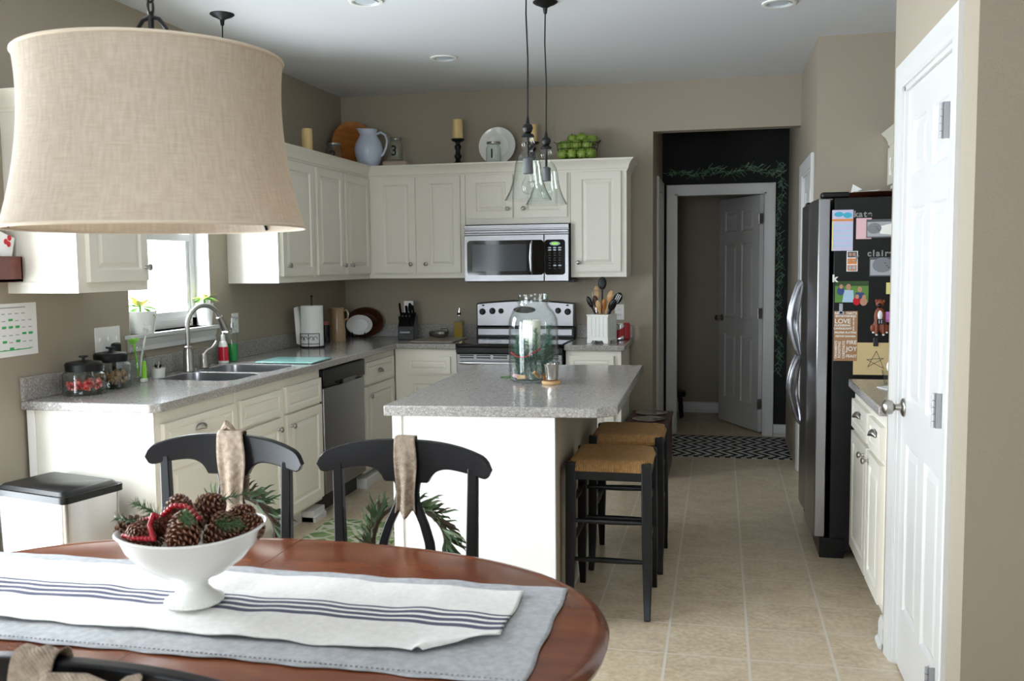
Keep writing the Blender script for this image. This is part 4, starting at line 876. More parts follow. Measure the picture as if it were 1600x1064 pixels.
t = thing('stoneware_jug', 'tall tan stoneware jug between the towels and the platter', 'jug', (.125, -.47, Z)); b = B(); b.lathe([(.058, 0), (.06, .01), (.056, .1), (.052, .2), (.053, .235), (.056, .245), (.05, .244), (.047, .2), (.05, .1), (.05, .012), (1e-5, .01)], n=32); b.v = [(x-(.02 if (x < -.04 and z > .23) else 0), y, z) for x, y, z in b.v]; obj('body', b, CROCK, t)
b = B().tube([(.045, 0, .225), (.075, 0, .23), (.088, 0, .2), (.08, 0, .165), (.05, 0, .15)], .007, 10); obj('handle', b, CROCK, t)
t = thing('red_candle', 'red candle in a dark jar behind the paper towels', 'candle', (.09, -.62, Z)); obj('jar', B().lathe([(.036, 0), (.036, .13), (1e-5, .13)]), BLKG, t); obj('wax', B().lathe([(.03, .13), (.03, .155), (1e-5, .155)]), mat('pink_red_wax', 'B06A62', .5), t)
_, t = plate_obj('dark_oval_platter', 'dark brown oval platter leaning in the counter corner', (.19, -.07, Z), .115, DARKWOOD, sx=1.35)
_, t = plate_obj('white_oval_dish', 'white oval dish on a small black easel in the counter corner', (.185, -.17, Z+.022), .077, WHITE, sx=1.4)
t = thing('plate_easel', 'small black metal easel under the white oval dish', 'easel', (.185, -.17, Z)); b = B()
for x in (-.05, .05): b.tube([(x, -.04, .045), (x, -.035, .02), (x, -.03, .006), (x, .04, .004), (x*.6, .03, .1)], .004, 6)
b.tube([(-.05, 0, .01), (.05, 0, .01)], .003, 6); obj('frame', b, BLKM, t)
# knife block
t = thing('knife_block', 'black knife block full of black-handled knives', 'knife block', (.6, -.26, Z), .12)
b = B().prism([(-.07, 0), (.085, 0), (.085, .02), (.105, .16), (.03, .2), (-.07, .1)], -.06, .06, 'x'); obj('block', b, BLKW, t, bevel=.003)
obj('label_plate', B().box(-.045, .03, -.0725, -.069, .05, .062), GREY1, t)
for k in range(4):
    x = -.045+k*.026; b = B(); b.tube([(x, -.055, .105), (x, -.085, .178)], .0065, 8, sx=1.1, sy=.75); h = obj('knife_handle', b, BLK, t); obj('rivet_band', B().tube([(x, -.084, .176), (x, -.087, .182)], .0066, 8), CHROME, h)
for x, y0, y1, r, z1 in ((-.05, .02, -.045, .012, .27), (.03, .0, -.06, .014, .27), (-.01, .04, .0, .010, .25), (.045, .03, -.03, .012, .25)):
    b = B(); b.tube([(x, y0, .16), (x, (y0+y1)/2-.005, .22), (x, y1, z1)], [r*.8, r, r*.9], 10, sx=1, sy=.7); obj('knife_handle', b, BLK, t)
b = B(); b.tube([(.028+.012*math.cos(a), -.03+.01*math.sin(a), .235+.03*math.sin(a)) for a in [2*PI*i/14 for i in range(14)]], .004, 8, closed=True); obj('scissor_handle', b, BLK, t)
obj('sharpening_card', B().box(-.035, .035, .045, .049, .15, .285), PAPER, t, label='white card standing in the block')
t = thing('cutting_board', 'grey cutting board on the counter left of the range', 'cutting board', (.87, -.36, Z)); obj('board', B().box(-.16, .17, -.22, .2, 0, .012), mat('grey_brown_board', '8E8579', .4), t, bevel=.004)
t = thing('gravy_boat', 'small silver creamer with a square handle on the grey board', 'creamer', (.85, -.24, Z+.0125)); b = B(); b.lathe([(.03, 0), (.05, .012), (.058, .03), (.05, .045), (.035, .05), (.03, .05), (1e-5, .03)], n=26, sx=1.15); b.v = [(x-(.025 if x < -.045 else 0), y, z) for x, y, z in b.v]; obj('body', b, NICK, t); obj('handle', B().tube([(.0, 0, .05), (.0, 0, .066), (.055, 0, .066), (.06, 0, .03)], .003, 6), BLKM, t)
t = thing('oil_bottle', 'square glass bottle of golden oil with pourer', 'bottle', (.985, -.2, Z))
obj('glass', B().box(-.036, .036, -.036, .036, 0, .135).lathe([(.03, .135), (.014, .148), (.012, .175)], n=16), GLASS, t, bevel=.006)
obj('oil', B().box(-.032, .032, -.032, .032, .006, .128), OIL, t, bevel=.004); obj('pourer', B().cyl((0, 0, .175), (0, 0, .2), .013, .012, 12).cyl((0, 0, .2), (.004, 0, .232), .006, .004, 8), CHROME, t); obj('stopper', B().cyl((0, 0, .18), (0, 0, .198), .0145, n=12), BLK, t)
# utensil crock
t = thing('utensil_crock', 'white square beadboard crock holding kitchen utensils', 'crock', (2.085, -.42, Z), -.28); b = B(); S = .078
b.box(-S, S, -S, S, .02, .2)
b2 = B()
for a0 in range(4):
    M = Matrix.Rotation(a0*PI/2, 4, 'Z'); n0 = len(b.v); b.prism([(-S, 0), (-S+.03, 0), (-S+.04, .018), (S-.04, .018), (S-.03, 0), (S, 0), (S, .03), (-S, .03)], -S-.003, -S+.006, 'y'); b.xf(M, n0)
    for k in range(5): n0 = len(b.v); x = -S+.012+k*.029; b.box(x, x+.024, -S-.003, -S, .045, .185); b.xf(M, n0)
    n0 = len(b.v); b.box(-S-.004, S+.004, -S-.005, -S+.004, .188, .2); b.xf(M, n0)
obj('body', b, WPLA, t, bevel=.0015)
def utensil(name, label, base, tip, rh, m, kind):
    t = thing(name, label, 'utensil', base); o_ = Vector((0, 0, 0)); tp = Vector(tip)-Vector(base); d = tp.normalized(); hd = tp-d*.075
    obj('handle', B().tube([o_, hd], [.0055, .0065], 8), m, t)
    b = B(); b.sph((0, 0, 0), 1, 14, 8, (rh, .008, .045)); b.xf(Matrix.Translation(tp-d*.04)@Vector((0, 0, 1)).rotation_difference(d).to_matrix().to_4x4())
    hb = obj('bowl' if kind != 'slot' else 'slotted_head', b, m, t)
    if kind == 'slot':
        for s_ in (-.012, 0, .012):
            bb = B().box(s_-.002, s_+.002, -.0095, -.0075, -.03, .03); bb.xf(Matrix.Translation(tp-d*.04)@Vector((0, 0, 1)).rotation_difference(d).to_matrix().to_4x4()); obj('slot', bb, PAPER, hb)
cb = (2.085, -.42, Z+.09)
for nm, lb, tp, rh, m, kd in (('black_ladle', 'tall black nylon spoon standing highest in the crock', (2.087, -.4, 1.37), .03, BLK, 's'), ('black_spatula', 'black spatula leaning left in the crock', (1.985, -.43, 1.235), .018, BLK, 's'),
    ('slotted_spoon', 'black slotted spoon leaning furthest right in the crock', (2.215, -.42, 1.26), .03, BLK, 'slot'), ('black_turner', 'black turner below the slotted spoon', (2.18, -.46, 1.215), .026, BLK, 's'),
    ('wooden_spoon', 'pale wooden spoon at the front of the crock', (2.062, -.47, 1.21), .019, LIGHTWOOD, 's'), ('wooden_spoon', 'long pale wooden spoon leaning right in the crock', (2.155, -.44, 1.275), .021, LIGHTWOOD, 's'),
    ('wooden_spoon', 'honey-coloured wooden spoon in the middle of the crock', (2.105, -.45, 1.22), .017, MIDWOOD, 's'), ('wooden_spoon', 'wooden spoon behind the whisk in the crock', (2.04, -.38, 1.305), .02, LIGHTWOOD, 's'), ('dark_spoon', 'brown wooden spoon behind the black spatula', (2.03, -.4, 1.24), .02, DARKWOOD, 's')):
    d_ = Vector(tp)-Vector(cb); u = min(.05/max(1e-3, math.hypot(d_.x, d_.y)), .5); st_ = (cb[0]+d_.x*.12, cb[1]+d_.y*.12, cb[2]+.04) 
    utensil(nm, lb, st_, tp, rh, m, kd)
t = thing('whisk', 'wire whisk at the back left of the crock', 'utensil', (2.06, -.4, Z+.12)); b = B()
for k in range(5):
    a = k*PI/5; b.tube([(-.022+.0, 0, .15)]+[(-.022-.006*i_/6+.024*math.sin(PI*i_/12)*math.cos(a)*(1 if True else 1), .024*math.sin(PI*i_/12)*math.sin(a), .15+.1*math.sin(PI*i_/24)) for i_ in range(1, 13)], .0009, 5)
    b.tube([(-.022-.024*math.sin(PI*i_/12)*math.cos(a), -.024*math.sin(PI*i_/12)*math.sin(a), .15+.1*math.sin(PI*i_/24)) for i_ in range(0, 13)], .0009, 5)
obj('wires', b, CHROME, t); obj('handle', B().cyl((-.005, 0, 0), (-.022, 0, .15), .006, n=8), CHROME, t)
t = thing('soda_can', 'red and silver soda can behind the utensil crock', 'can', (2.19, -.2, Z)); b = B(); b.lathe([(.026, 0), (.033, .008), (.033, .108), (.027, .12), (1e-5, .117)], n=26); obj('can', b, CHROME, t)
b = B(); n = 20; vs_ = []; fs = []
for i in range(n+1):
    a = -PI*.95+PI*1.1*i/n; zz = .03+.05*(i/n)
    vs_ += [(.0336*math.cos(a), .0336*math.sin(a), max(.01, zz-.03)), (.0336*math.cos(a), .0336*math.sin(a), min(.106, zz+.03))]
for i in range(n): fs.append((2*i, 2*i+2, 2*i+3, 2*i+1))
b.add(vs_, fs); obj('red_label', b, RED, t)
t = thing('soda_can', 'second red soda can right behind the first one', 'can', (2.222, -.13, Z)); obj('can', B().lathe([(.026, 0), (.033, .008), (.033, .108), (.027, .12), (1e-5, .117)], n=26), RED, t)
# wall plates
def plate_wall(name, label, cat, face, o, u0, u1, z0, z1, kind, n):
    t = thing(name, label, cat, placer(face, o, (u0+u1)/2, (z0+z1)/2)(0, 0, 0)); P = placer(face, o, 0, 0)
    b = B().box(*[c for k in range(3) for c in (P(u0, z0, .0005)[k], P(u1, z1, .006)[k])]); obj('plate', b, WPLA, t, world=True, bevel=.002)
    for i in range(n):
        u = u0+(u1-u0)*(i+.5)/n; zc = (z0+z1)/2
        if kind == 's': b = B().box(*[c for k in range(3) for c in (P(u-.004, zc-.01, .006)[k], P(u+.004, zc+.01, .014)[k])]); obj('toggle', b, WPLA, t, world=True, bevel=.001)
        else:
            for dz in (-.02, .02):
                b = B().box(*[c for k in range(3) for c in (P(u-.015, zc+dz-.013, .006)[k], P(u+.015, zc+dz+.013, .0075)[k])]); s_ = obj('socket', b, WPLA, t, world=True, bevel=.001)
                for du in (-.006, .006): obj('slot', B().box(*[c for k in range(3) for c in (P(u+du-.001, zc+dz-.004, .0075)[k], P(u+du+.001, zc+dz+.005, .008)[k])]), INK, s_, world=True, smooth=0)
plate_wall('switch_plate', 'white wide switch plate left of the sink window', 'switch plate', '+x', 0, -3.075, -2.885, 1.073, 1.19, 's', 3)
plate_wall('outlet_plate', 'white outlet plate right of the sink window', 'outlet', '+x', 0, -1.79, -1.715, 1.07, 1.19, 'o', 1)
plate_wall('outlet_plate', 'white outlet plate behind the utensil crock', 'outlet', '-y', 0, 2.13, 2.2, 1.05, 1.165, 'o', 1)
# pots on the window sill
def poin(loc, r0, r1, h, label, lab2, cone_, big=1.):
    t = thing('plant_pot', label, 'pot', loc); obj('pot', B().lathe([(r0, 0), (r1, h), (r1*.92, h), (r1*.9, h-.01), (1e-5, h-.012)], n=28), WHITE, t)
    t = thing('poinsettia', lab2, 'plant', (loc[0], loc[1], loc[2]+h-.01)); rnd = random.Random(int(loc[1]*100)); by = B(); bg_ = B()
    for k in range(26):
        a = rnd.uniform(0, 2*PI); L = rnd.uniform(.07, .11)*big; el = rnd.uniform(-.1, .9); tgt = by if k < 17 else bg_
        if k >= 17: el = rnd.uniform(-.5, .2)
        d = Vector((math.cos(a)*math.cos(el), math.sin(a)*math.cos(el), math.sin(el))); s_ = d.cross(Vector((0, 0, 1))).normalized()*.016*big; base = Vector((0, 0, .03))
        tgt.add([base, base+d*L*.45+s_+Vector((0, 0, .006)), base+d*L-Vector((0, 0, .012)), base+d*L*.45-s_+Vector((0, 0, .006)), base+d*L*.5], [(0, 1, 4), (1, 2, 4), (2, 3, 4), (3, 0, 4)])
    obj('bracts', by, POIN, t, smooth=0); obj('leaves', bg_, LEAFB, t, smooth=0); obj('stem', B().cyl((0, 0, 0), (0, 0, .035), .006, n=8), LEAFB, t)
poin((-.03, -2.66, 1.1355), .065, .082, .115, 'white ceramic pot at the left of the window sill', 'yellow poinsettia in the left sill pot', 0, 1.15)
poin((-.028, -2.03-.01, 1.1355), .038, .052, .13, 'white ceramic pot at the right of the window sill', 'yellow and green poinsettia in the right sill pot', 0, .85)
# soaps
t = thing('soap_bottle', 'white pump bottle with a red label behind the sink', 'soap bottle', (.075, -2.03, Z)); obj('bottle', B().lathe([(.028, 0), (.031, .006), (.028, .1), (.02, .125), (.014, .13), (.014, .14)], sx=1, sy=.8), WPLA, t); obj('label', B().lathe([(.0318, .015), (.0296, .095)], cap=False, sy=.8), RED, t, label='red label'); obj('pump', B().cyl((0, 0, .14), (0, 0, .165), .012, n=12).cyl((0, 0, .165), (0, 0, .185), .004, n=8).cyl((0, 0, .183), (.035, 0, .18), .006, n=8), WPLA, t)
t = thing('soap_bottle', 'tall clear bottle of green dish soap behind the sink', 'soap bottle', (.075, -1.925, Z)); obj('bottle', B().lathe([(.03, 0), (.032, .005), (.032, .16), (.022, .185), (.013, .19), (.013, .2)]), GLASS, t); obj('liquid', B().lathe([(.029, .004), (.029, .105), (1e-5, .105)]), SOAPG, t); obj('pump', B().cyl((0, 0, .2), (0, 0, .225), .013, n=12).cyl((0, 0, .225), (0, 0, .262), .004, n=8).cyl((0, 0, .26), (.04, 0, .257), .005, n=8), CHROME, t)
# jars with candy and biscuits
def cookie(loc, r, h, lab, fill, fm, lab2, cat):
    t = thing('lidded_jar', lab, 'jar', loc); obj('glass', B().lathe([(r*.93, 0), (r, .008), (r, h*.88), (r*.8, h), (r*.78, h), (r*.96, h*.87), (r*.96, .012), (1e-5, .01)], n=36), GLASS, t)
    l = obj('lid', B().lathe([(r*.8, h*.99), (r*.84, h), (r*.86, h+.03), (r*.8, h+.038), (r*.3, h+.045), (1e-5, h+.045)], n=36), BLKM, t); obj('knob', B().lathe([(.006, h+.045), (.006, h+.056), (.02, h+.06), (.02, h+.066), (1e-5, h+.067)], n=20), BLKM, l)
    b = B(); rnd = random.Random(3)
    for i in range(150):
        a = rnd.uniform(0, 2*PI); q = math.sqrt(rnd.random())*(r*.93-.012); z = .014+rnd.random()*fill; b.sph((q*math.cos(a), q*math.sin(a), z), rnd.uniform(.006, .010), 6, 4)
    o = obj(lab2[0], b, fm, loc=(loc[0], loc[1], loc[2]+.012)); tag(o, lab2[1], cat); o['kind'] = 'stuff'
cookie((.13, -3.33, Z), .092, .105, 'squat glass jar of red candy with black lid at the counter end', .035, PINKC, ('red_candy', 'red and pink wrapped candy in the squat jar'), 'candy')
cookie((.112, -3.115, Z), .088, .125, 'glass jar of tan biscuits with black lid behind the candy jar', .05, NUTS, ('dog_biscuits', 'tan biscuits filling the rear lidded jar'), 'biscuits')
t = thing('cordless_phone', 'black cordless phone standing by the switch plate', 'phone', (.05, -2.985, Z)); b = B().box(-.02, .015, -.035, .035, .0, .05); obj('cradle', b, BLK, t, bevel=.006)
ph = obj('handset', B().box(-.012, .014, -.03, .03, .05, .2), BLK, t, bevel=.012); obj('keypad', B().box(.0142, .0155, -.022, .022, .075, .135), GREY1, ph)
for i in range(3): obj('key_gap', B().box(.0156, .0162, -.012+i*.011, -.010+i*.011, .077, .133), INK, ph)
t = thing('milk_bottle', 'clear glass bottle holding dish brushes by the sink', 'bottle', (.09, -2.87, Z)); obj('glass', B().lathe([(.038, 0), (.042, .006), (.042, .11), (.03, .15), (.024, .17), (.026, .18), (.022, .18), (.02, .17), (.026, .15), (.038, .11), (.038, .01), (1e-5, .01)]), GLASS, t)
t = thing('dish_brush', 'dish brush with a white round head standing in the bottle', 'brush', (.09, -2.86, Z+.02)); obj('handle', B().tube([(0, 0, 0), (.005, .01, .1), (.012, .04, .2)], .005, 8), WPLA, t)
b = B(); rnd = random.Random(5)
for i in range(90):
    d = Vector((rnd.gauss(0, 1), rnd.gauss(0, 1), rnd.gauss(0, 1))).normalized()*.032; c0 = Vector((.012, .045, .235)); b.tube([c0, c0+d], [.0022, .001], 4)
o = obj('bristles', b, PAPER, t)
t = thing('bottle_brush', 'lime green brush leaning out of the glass bottle', 'brush', (.088, -2.88, Z+.02)); obj('handle', B().tube([(0, .01, 0), (0, -.005, .1), (.002, -.02, .17)], .005, 8), LIME, t); b = B()
for k in range(40):
    a = rnd.uniform(0, 2*PI); z = rnd.uniform(.165, .19); b.tube([(.002, -.02, z), (.002+.02*math.cos(a), -.02+.035*math.sin(a), z+.006)], .002, 4)
obj('bristles', b, LIME, t)
t = thing('sponge_wand', 'green and white sponge wand propped against the bottle', 'brush', (.14, -2.9, Z)); obj('grip', B().tube([(0, 0, .008), (-.006, .01, .06), (-.012, .02, .1)], [.012, .013, .008], 10), LIME, t); obj('sponge', B().box(-.012, .012, -.02, .012, 0, .018), WPLA, t, bevel=.004)
t = thing('white_ramekin', 'small white cup of sink tools by the window', 'cup', (.105, -2.73, Z)); obj('cup', B().lathe([(.032, 0), (.036, .05), (.033, .05), (.029, .006), (1e-5, .006)]), WHITE, t)
t = thing('scrub_brush', 'small black scrub brush in the white cup', 'brush', (.1, -2.72, Z+.01)); obj('head', B().sph((0, 0, .05), .018, 12, 8, (1, 1, .8)), BLK, t); obj('handle', B().cyl((0, -.008, .0), (0, -.015, .065), .004, n=8), NICK, t)
t = thing('vegetable_peeler', 'silver peeler in the white cup', 'utensil', (.11, -2.745, Z+.01)); obj('handle', B().tube([(0, 0, 0), (.003, .004, .05), (.005, .012, .07), (.003, .02, .06)], .005, 8), CHROME, t)
t = thing('glass_board', 'aqua frosted glass cutting board across the counter by the sink', 'cutting board', (.45, -1.9, Z)); obj('board', B().prism([(.275, -2.03), (.27, -1.74), (.62, -1.74), (.63, -2.03)], CT+.004, CT+.011), TEAL, t, world=True, bevel=.002)
for x, y in ((.3, -2.0), (.3, -1.77), (.6, -2.0), (.6, -1.77)): obj('foot', B().cyl((x, y, CT+.0005), (x, y, CT+.005), .008, n=10), WPLA, t, world=True)
# wall papers at the left edge
t = sheet_ = thing('calendar_page', 'printed calendar sheet with green marks taped to the left wall', 'calendar', (.003, -3.6, 1.22)); cal = obj('page', B().box(.0015, .003, -3.76, -3.455, 1.108, 1.33), PAPER, t, world=True, smooth=0)
b = B(); rnd = random.Random(9)
for i in range(7):
    for j in range(6):
        if rnd.random() < .8: y = -3.735+i*.038; z = 1.285-j*.03; b.box(.003, .0034, y, y+.02, z, z+.004)
b.box(.003, .0034, -3.7, -3.52, 1.31, 1.315); obj('print', b, GREY1, cal, world=True, smooth=0)
b = B()
for i, j in ((3, 1), (3, 2), (4, 2), (2, 2), (5, 3), (4, 4), (2, 4), (3, 5), (6, 3)): y = -3.735+i*.038; z = 1.287-j*.03; b.box(.003, .0038, y, y+.024, z, z+.009)
b.box(.003, .0036, -3.7, -3.5, 1.133, 1.137); obj('green_marks', b, GREENM, cal, world=True, smooth=0)
t = thing('wall_organizer', 'red-brown wooden mail organizer on the wall at the left edge', 'organizer', (.04, -3.75, 1.42))
b = B(); b.box(.002, .02, -3.9, -3.66, 1.42, 2.02); obj('back_board', b, REDWOOD, t, world=True, bevel=.003); obj('pocket', B().box(.02, .09, -3.9, -3.625, 1.42, 1.435).box(.078, .09, -3.9, -3.625, 1.42, 1.525).box(.005, .09, -3.637, -3.625, 1.42, 1.525), REDWOOD, t, world=True, bevel=.003)
o = obj('mail_card', B().prism([(-3.86, 1.45), (-3.66, 1.45), (-3.62, 1.60), (-3.8, 1.66)], .05, .053, 'x'), PAPER, loc=(.05, -3.74, 1.45), world=True, smooth=0); tag(o, 'white card with red flowers tucked in the wall organizer', 'card')
for y, z in ((-3.65, 1.6), (-3.67, 1.585), (-3.655, 1.575)): obj('printed_flower', B().sph((.054, y, z), .012, 8, 6, (.1, 1, 1)), RED, o, world=True)
# ================================================================== ISLAND TOP
Z = CT+.0008
jx, jy = 2.026, -2.6
t = thing('glass_canister', 'large clear glass jar filled with greenery and a candle on the island', 'jar', (jx, jy, Z))
pr = [(.1, 0), (.112, .006), (.118, .02), (.118, .27), (.113, .30), (.098, .333), (.08, .352), (.072, .362), (.071, .372), (.078, .376), (.078, .388), (.071, .392), (.072, .402), (.077, .405), (.077, .414), (.07, .415), (.066, .40), (.066, .362), (.076, .347), (.094, .328), (.108, .3), (.113, .27), (.113, .02), (.1, .012), (1e-5, .01)]
obj('glass', B().lathe(pr, n=48), GLASS, t)
candle((jx-.01, jy+.01, Z+.13), .042, .16, 'white pillar candle inside the large island jar', WAXW)
def sprig(b, p, d, L, nl=.03, n=26, th=.0011, rnd=random):
    d = Vector(d).normalized(); p = Vector(p); pts = []; a = d.orthogonal().normalized(); c = d.cross(a); b.tube([p, p+d*L], [.0018, .001], 5)
    for i in range(n):
        t_ = i/n; q = p+d*L*t_; 
        for k in range(4):
            ang = rnd.uniform(0, 2*PI); o_ = (a*math.cos(ang)+c*math.sin(ang))*.95+d*.5; e_ = q+o_.normalized()*nl*(1-.35*t_); s_ = o_.cross(d).normalized()*th
            b.add([q-s_, e_, q+s_], [(0, 1, 2)])
t0 = 0
rnd = random.Random(11); whs = ('left side', 'front left', 'front centre', 'front right', 'right side', 'back right', 'back left', 'back')
for k in range(8):
    a = PI+.35+k*2*PI/8; x, y = .078*math.cos(a), .078*math.sin(a); b = B(); L = (.2, .19, .24, .15, .25, .2, .22, .2)[k]
    sprig(b, (0, 0, 0), (0.02*math.cos(a), .02*math.sin(a), 1), L, .046, 80, .0022, rnd); sprig(b, (0, 0, L*.35), (-.5*math.sin(a), .5*math.cos(a), 1), L*.5, .04, 40, .0022, rnd); sprig(b, (0, 0, L*.3), (.4*math.sin(a), -.4*math.cos(a), 1), L*.5, .04, 40, .0022, rnd)
    o = obj('pine_sprig', b, PINE, loc=(jx+x*.93, jy+y*.93, Z+.015), smooth=0); tag(o, 'upright pine sprig inside the island jar, '+whs[k], 'sprig', 'pine sprigs in the island jar')
b = B()
for k in range(26):
    a = PI*.98+k*.085; b.sph((.107*math.cos(a), .107*math.sin(a), .125+.012*math.sin(k*.3)+(.025*(k/25)**2)), .0045, 8, 6)
o = obj('bead_garland', b, BERRY, loc=(jx, jy, Z)); tag(o, 'string of red beads looped low inside the island jar', 'garland')
for k, (x, y, a, m, lb) in enumerate(((-.07, -.05, .3, PINKP, 'pink and white chip at the bottom left of the island jar'), (.03, -.08, .7, LIGHTWOOD, 'pale wood chip leaning at the bottom right of the island jar'), (.06, -.06, -.3, MIDWOOD, 'honey wood chip lying at the bottom right of the island jar'), (-.04, -.09, .1, LIGHTWOOD, 'pale wood chip at the front bottom of the island jar'))):
    b = B().box(-.022, .022, -.006, .006, -.009, .009); b.xf(Matrix.Rotation(a, 4, 'Y')); o = obj('wood_chip', b, m, loc=(jx+x, jy+y, Z+.028+.012*(k == 1)), bevel=.002, rot=k); tag(o, lb, 'wood chip')
t = thing('wood_coaster', 'small round wood slice coaster under the silver votive', 'coaster', (2.128, -2.69, Z)); obj('slice', B().lathe([(.044, 0), (.046, .006), (.044, .014), (1e-5, .014)], n=28), LIGHTWOOD, t)
t = thing('votive_cup', 'small mercury glass votive cup on the wood coaster', 'votive', (2.128, -2.69, Z+.0145)); b = B(); nn = 40
pr = [(.022, 0), (.028, .006), (.03, .05), (.036, .078), (.033, .078), (.027, .05), (.02, .01), (1e-5, .01)]; b.lathe(pr, n=nn)
b.v = [(x*(1+.035*math.cos(10*math.atan2(y, x))), y*(1+.035*math.cos(10*math.atan2(y, x))), z) for x, y, z in b.v]; obj('cup', b, MERC, t)
b = B(); sprig(b, (0, 0, 0), (-1, .1, .02), .06, .02, 20, .001, rnd); o = obj('fallen_sprig', b, LEAFB, loc=(1.9, -2.52, Z+.004), smooth=0); tag(o, 'tiny green sprig fallen beside the island jar', 'sprig')
# ================================================================== STOOLS
def make_stool():
    t = thing('bar_stool', '', 'stool', (0, 0, 0)); X, Y, Ht = .156, .175, .65
    for sx in (-1, 1):
        for sy in (-1, 1):
            fx, fy_ = sx*(X+.006), sy*(Y+.0)
            pts = [(fx+sx*.002, fy_+sy*.04, 0), (fx, fy_+sy*.018, .06), (fx, fy_+sy*.001, .15), (fx-sx*.003, fy_, .3), (sx*X, sy*Y, Ht)]
            obj('leg', B().tube(pts, [.026, .029, .036, .040, .040], 4, sx=.72*1.0, sy=.72, up=(0, 1, 0) if False else (1, 0, 0)), BLKW, t, bevel=.004, smooth=50)
    def rung(p, q, nm='stretcher', r=.0115):
        p, q = Vector(p), Vector(q); m_ = (p+q)/2; obj(nm, B().tube([p, p*.7+q*.3, m_, p*.3+q*.7, q], [r*.7, r, r*1.08, r, r*.7], 10), BLKW, t)
    for sy in (-1, 1):
        for z in ((.235, .4) if sy < 0 else (.32, .46)): rung((-X, sy*Y, z), (X, sy*Y, z))
    for sx in (-1, 1):
        for z in (.30, .47): rung((sx*X, -Y, z), (sx*X, Y, z))
    for sy in (-1, 1): obj('seat_rail', B().box(-X, X, sy*Y-.012, sy*Y+.012, .575, .618), BLKW, t, bevel=.003)
    for sx in (-1, 1): obj('seat_rail', B().box(sx*X-.012, sx*X+.012, -Y, Y, .575, .618), BLKW, t, bevel=.003)
    b = B(); n = 24; vs_ = []; fs = []; hx, hy = X+.018, Y+.02
    for j in range(n+1):
        for i in range(n+1):
            u, v = i/n*2-1, j/n*2-1; x, y = u*hx, v*hy
            e = max(abs(u), abs(v)); z = .662-.012*(1-e)-.035*max(0, (e-.86)/.14)**2
            if abs(abs(u)-abs(v)) < .1: z -= .002*(1-abs(abs(u)-abs(v))/.1)
            if abs(u) > .8 and abs(v) > .86: z -= .012; x = max(-hx*.84, min(hx*.84, x))
            vs_.append((x, y, z))
    for j in range(n):
        for i in range(n): q = j*(n+1)+i; fs.append((q, q+1, q+n+2, q+n+1))
    m0 = len(vs_); ring = [j*(n+1) for j in range(n+1)]; per = list(range(n+1))+[j*(n+1)+n for j in range(1, n+1)]+[n*(n+1)+i for i in range(n-1, -1, -1)]+[j*(n+1) for j in range(n-1, 0, -1)]
    for p in per: x, y, z = vs_[p]; vs_.append((x*.97, y*.97, .612))
    L = len(per)
    for k in range(L): fs.append((per[k], per[(k+1) % L], m0+(k+1) % L, m0+k))
    fs.append(tuple(m0+k for k in range(L))[::-1]); b.add(vs_, fs); obj('rush_seat', b, RUSH, t, smooth=50); return t
s1 = make_stool(); s1.location = (2.447, -2.975, 0); s1.rotation_euler = (0, 0, .0); s1['label'] = 'black bar stool with rush seat, the nearer one at the island'; s1['group'] = 'rush-seat stools at the island'
copy_tree(s1, (2.462, -2.375, 0), 0, label='black bar stool with rush seat, the farther one partly hidden')
# pet feeder
t = thing('pet_feeder', 'dark wooden raised pet feeder against the back wall', 'pet feeder', (2.41, -.32, 0))
obj('box', B().box(2.275, 2.555, -.59, -.04, 0, .362), DARKWOOD, t, world=True, bevel=.004); tp = obj('top', B().box(2.268, 2.565, -.60, -.035, .362, .38), DARKWOOD, t, world=True, bevel=.004)
for y in (-.45, -.18): o = obj('feeding_bowl', B().lathe([(.11, .0), (.115, .008), (.105, .011), (.09, .004), (.07, .002), (1e-5, .002)], n=32), CHROME, loc=(2.415, y, .381)); tag(o, 'steel feeding bowl in the %s of the pet feeder' % ('front' if y < -.3 else 'back'), 'bowl', 'steel bowls in the pet feeder')
# hall rug, sink mat, mudroom stool
o = obj('hall_rug', B().box(2.46, 3.425, .175, 1.03, .001, .009), CHEV, loc=(2.94, .6, 0), world=True, smooth=0); tag(o, 'black and white chevron rug in the hall doorway', 'rug')
b = B().box(2.46, 3.425, .175, .19, .009, .0105); b.box(2.46, 3.425, 1.015, 1.03, .009, .0105); obj('border', b, BLK, o, world=True)
o = obj('floor_mat', B().box(.7, 1.2, -2.85, -1.98, .001, .01), MATG, loc=(.95, -2.4, 0), world=True, smooth=0); tag(o, 'green trellis-patterned mat on the floor in front of the sink', 'mat')
t = thing('step_stool', 'small dark stool in the dim room beyond the open door', 'stool', (2.5, 1.98, 0)); obj('seat', B().lathe([(.07, .2), (.085, .21), (.085, .25), (.07, .26), (1e-5, .26)], (.0, 0, 0), 24), BLKW, t)
for a in (.7, 2.2, 3.8, 5.4):
    if a in (.7, 5.4) or True: obj('leg', B().tube([(.045*math.cos(a), .045*math.sin(a), .21), (.055*math.cos(a), .055*math.sin(a), .1), (.065*math.cos(a), .065*math.sin(a), 0)], [.014, .017, .011], 10), BLKW, t)
# ================================================================== CEILING FIXTURES
for x, y, lb in ((1.178, -1.157, 'recessed white downlight nearest the wall cabinets'), (3.172, -1.934, 'recessed white downlight near the fridge'), (1.176, -2.49, 'recessed white downlight at the top edge of the frame')):
    t = thing('recessed_light', lb, 'ceiling light', (x, y, H), group='recessed lights in the ceiling'); obj('trim_ring', B().lathe([(.085, -.001), (.084, -.008), (.07, -.009), (.062, -.003), (.055, -.002), (1e-5, -.0015)], n=32), WPLA, t)
    obj('baffle', B().lathe([(.06, -.0095), (.052, -.003), (.035, -.0035), (1e-5, -.0035)], n=32, cap=False), mat('baffle_white', 'C4CDD2', .4), t)
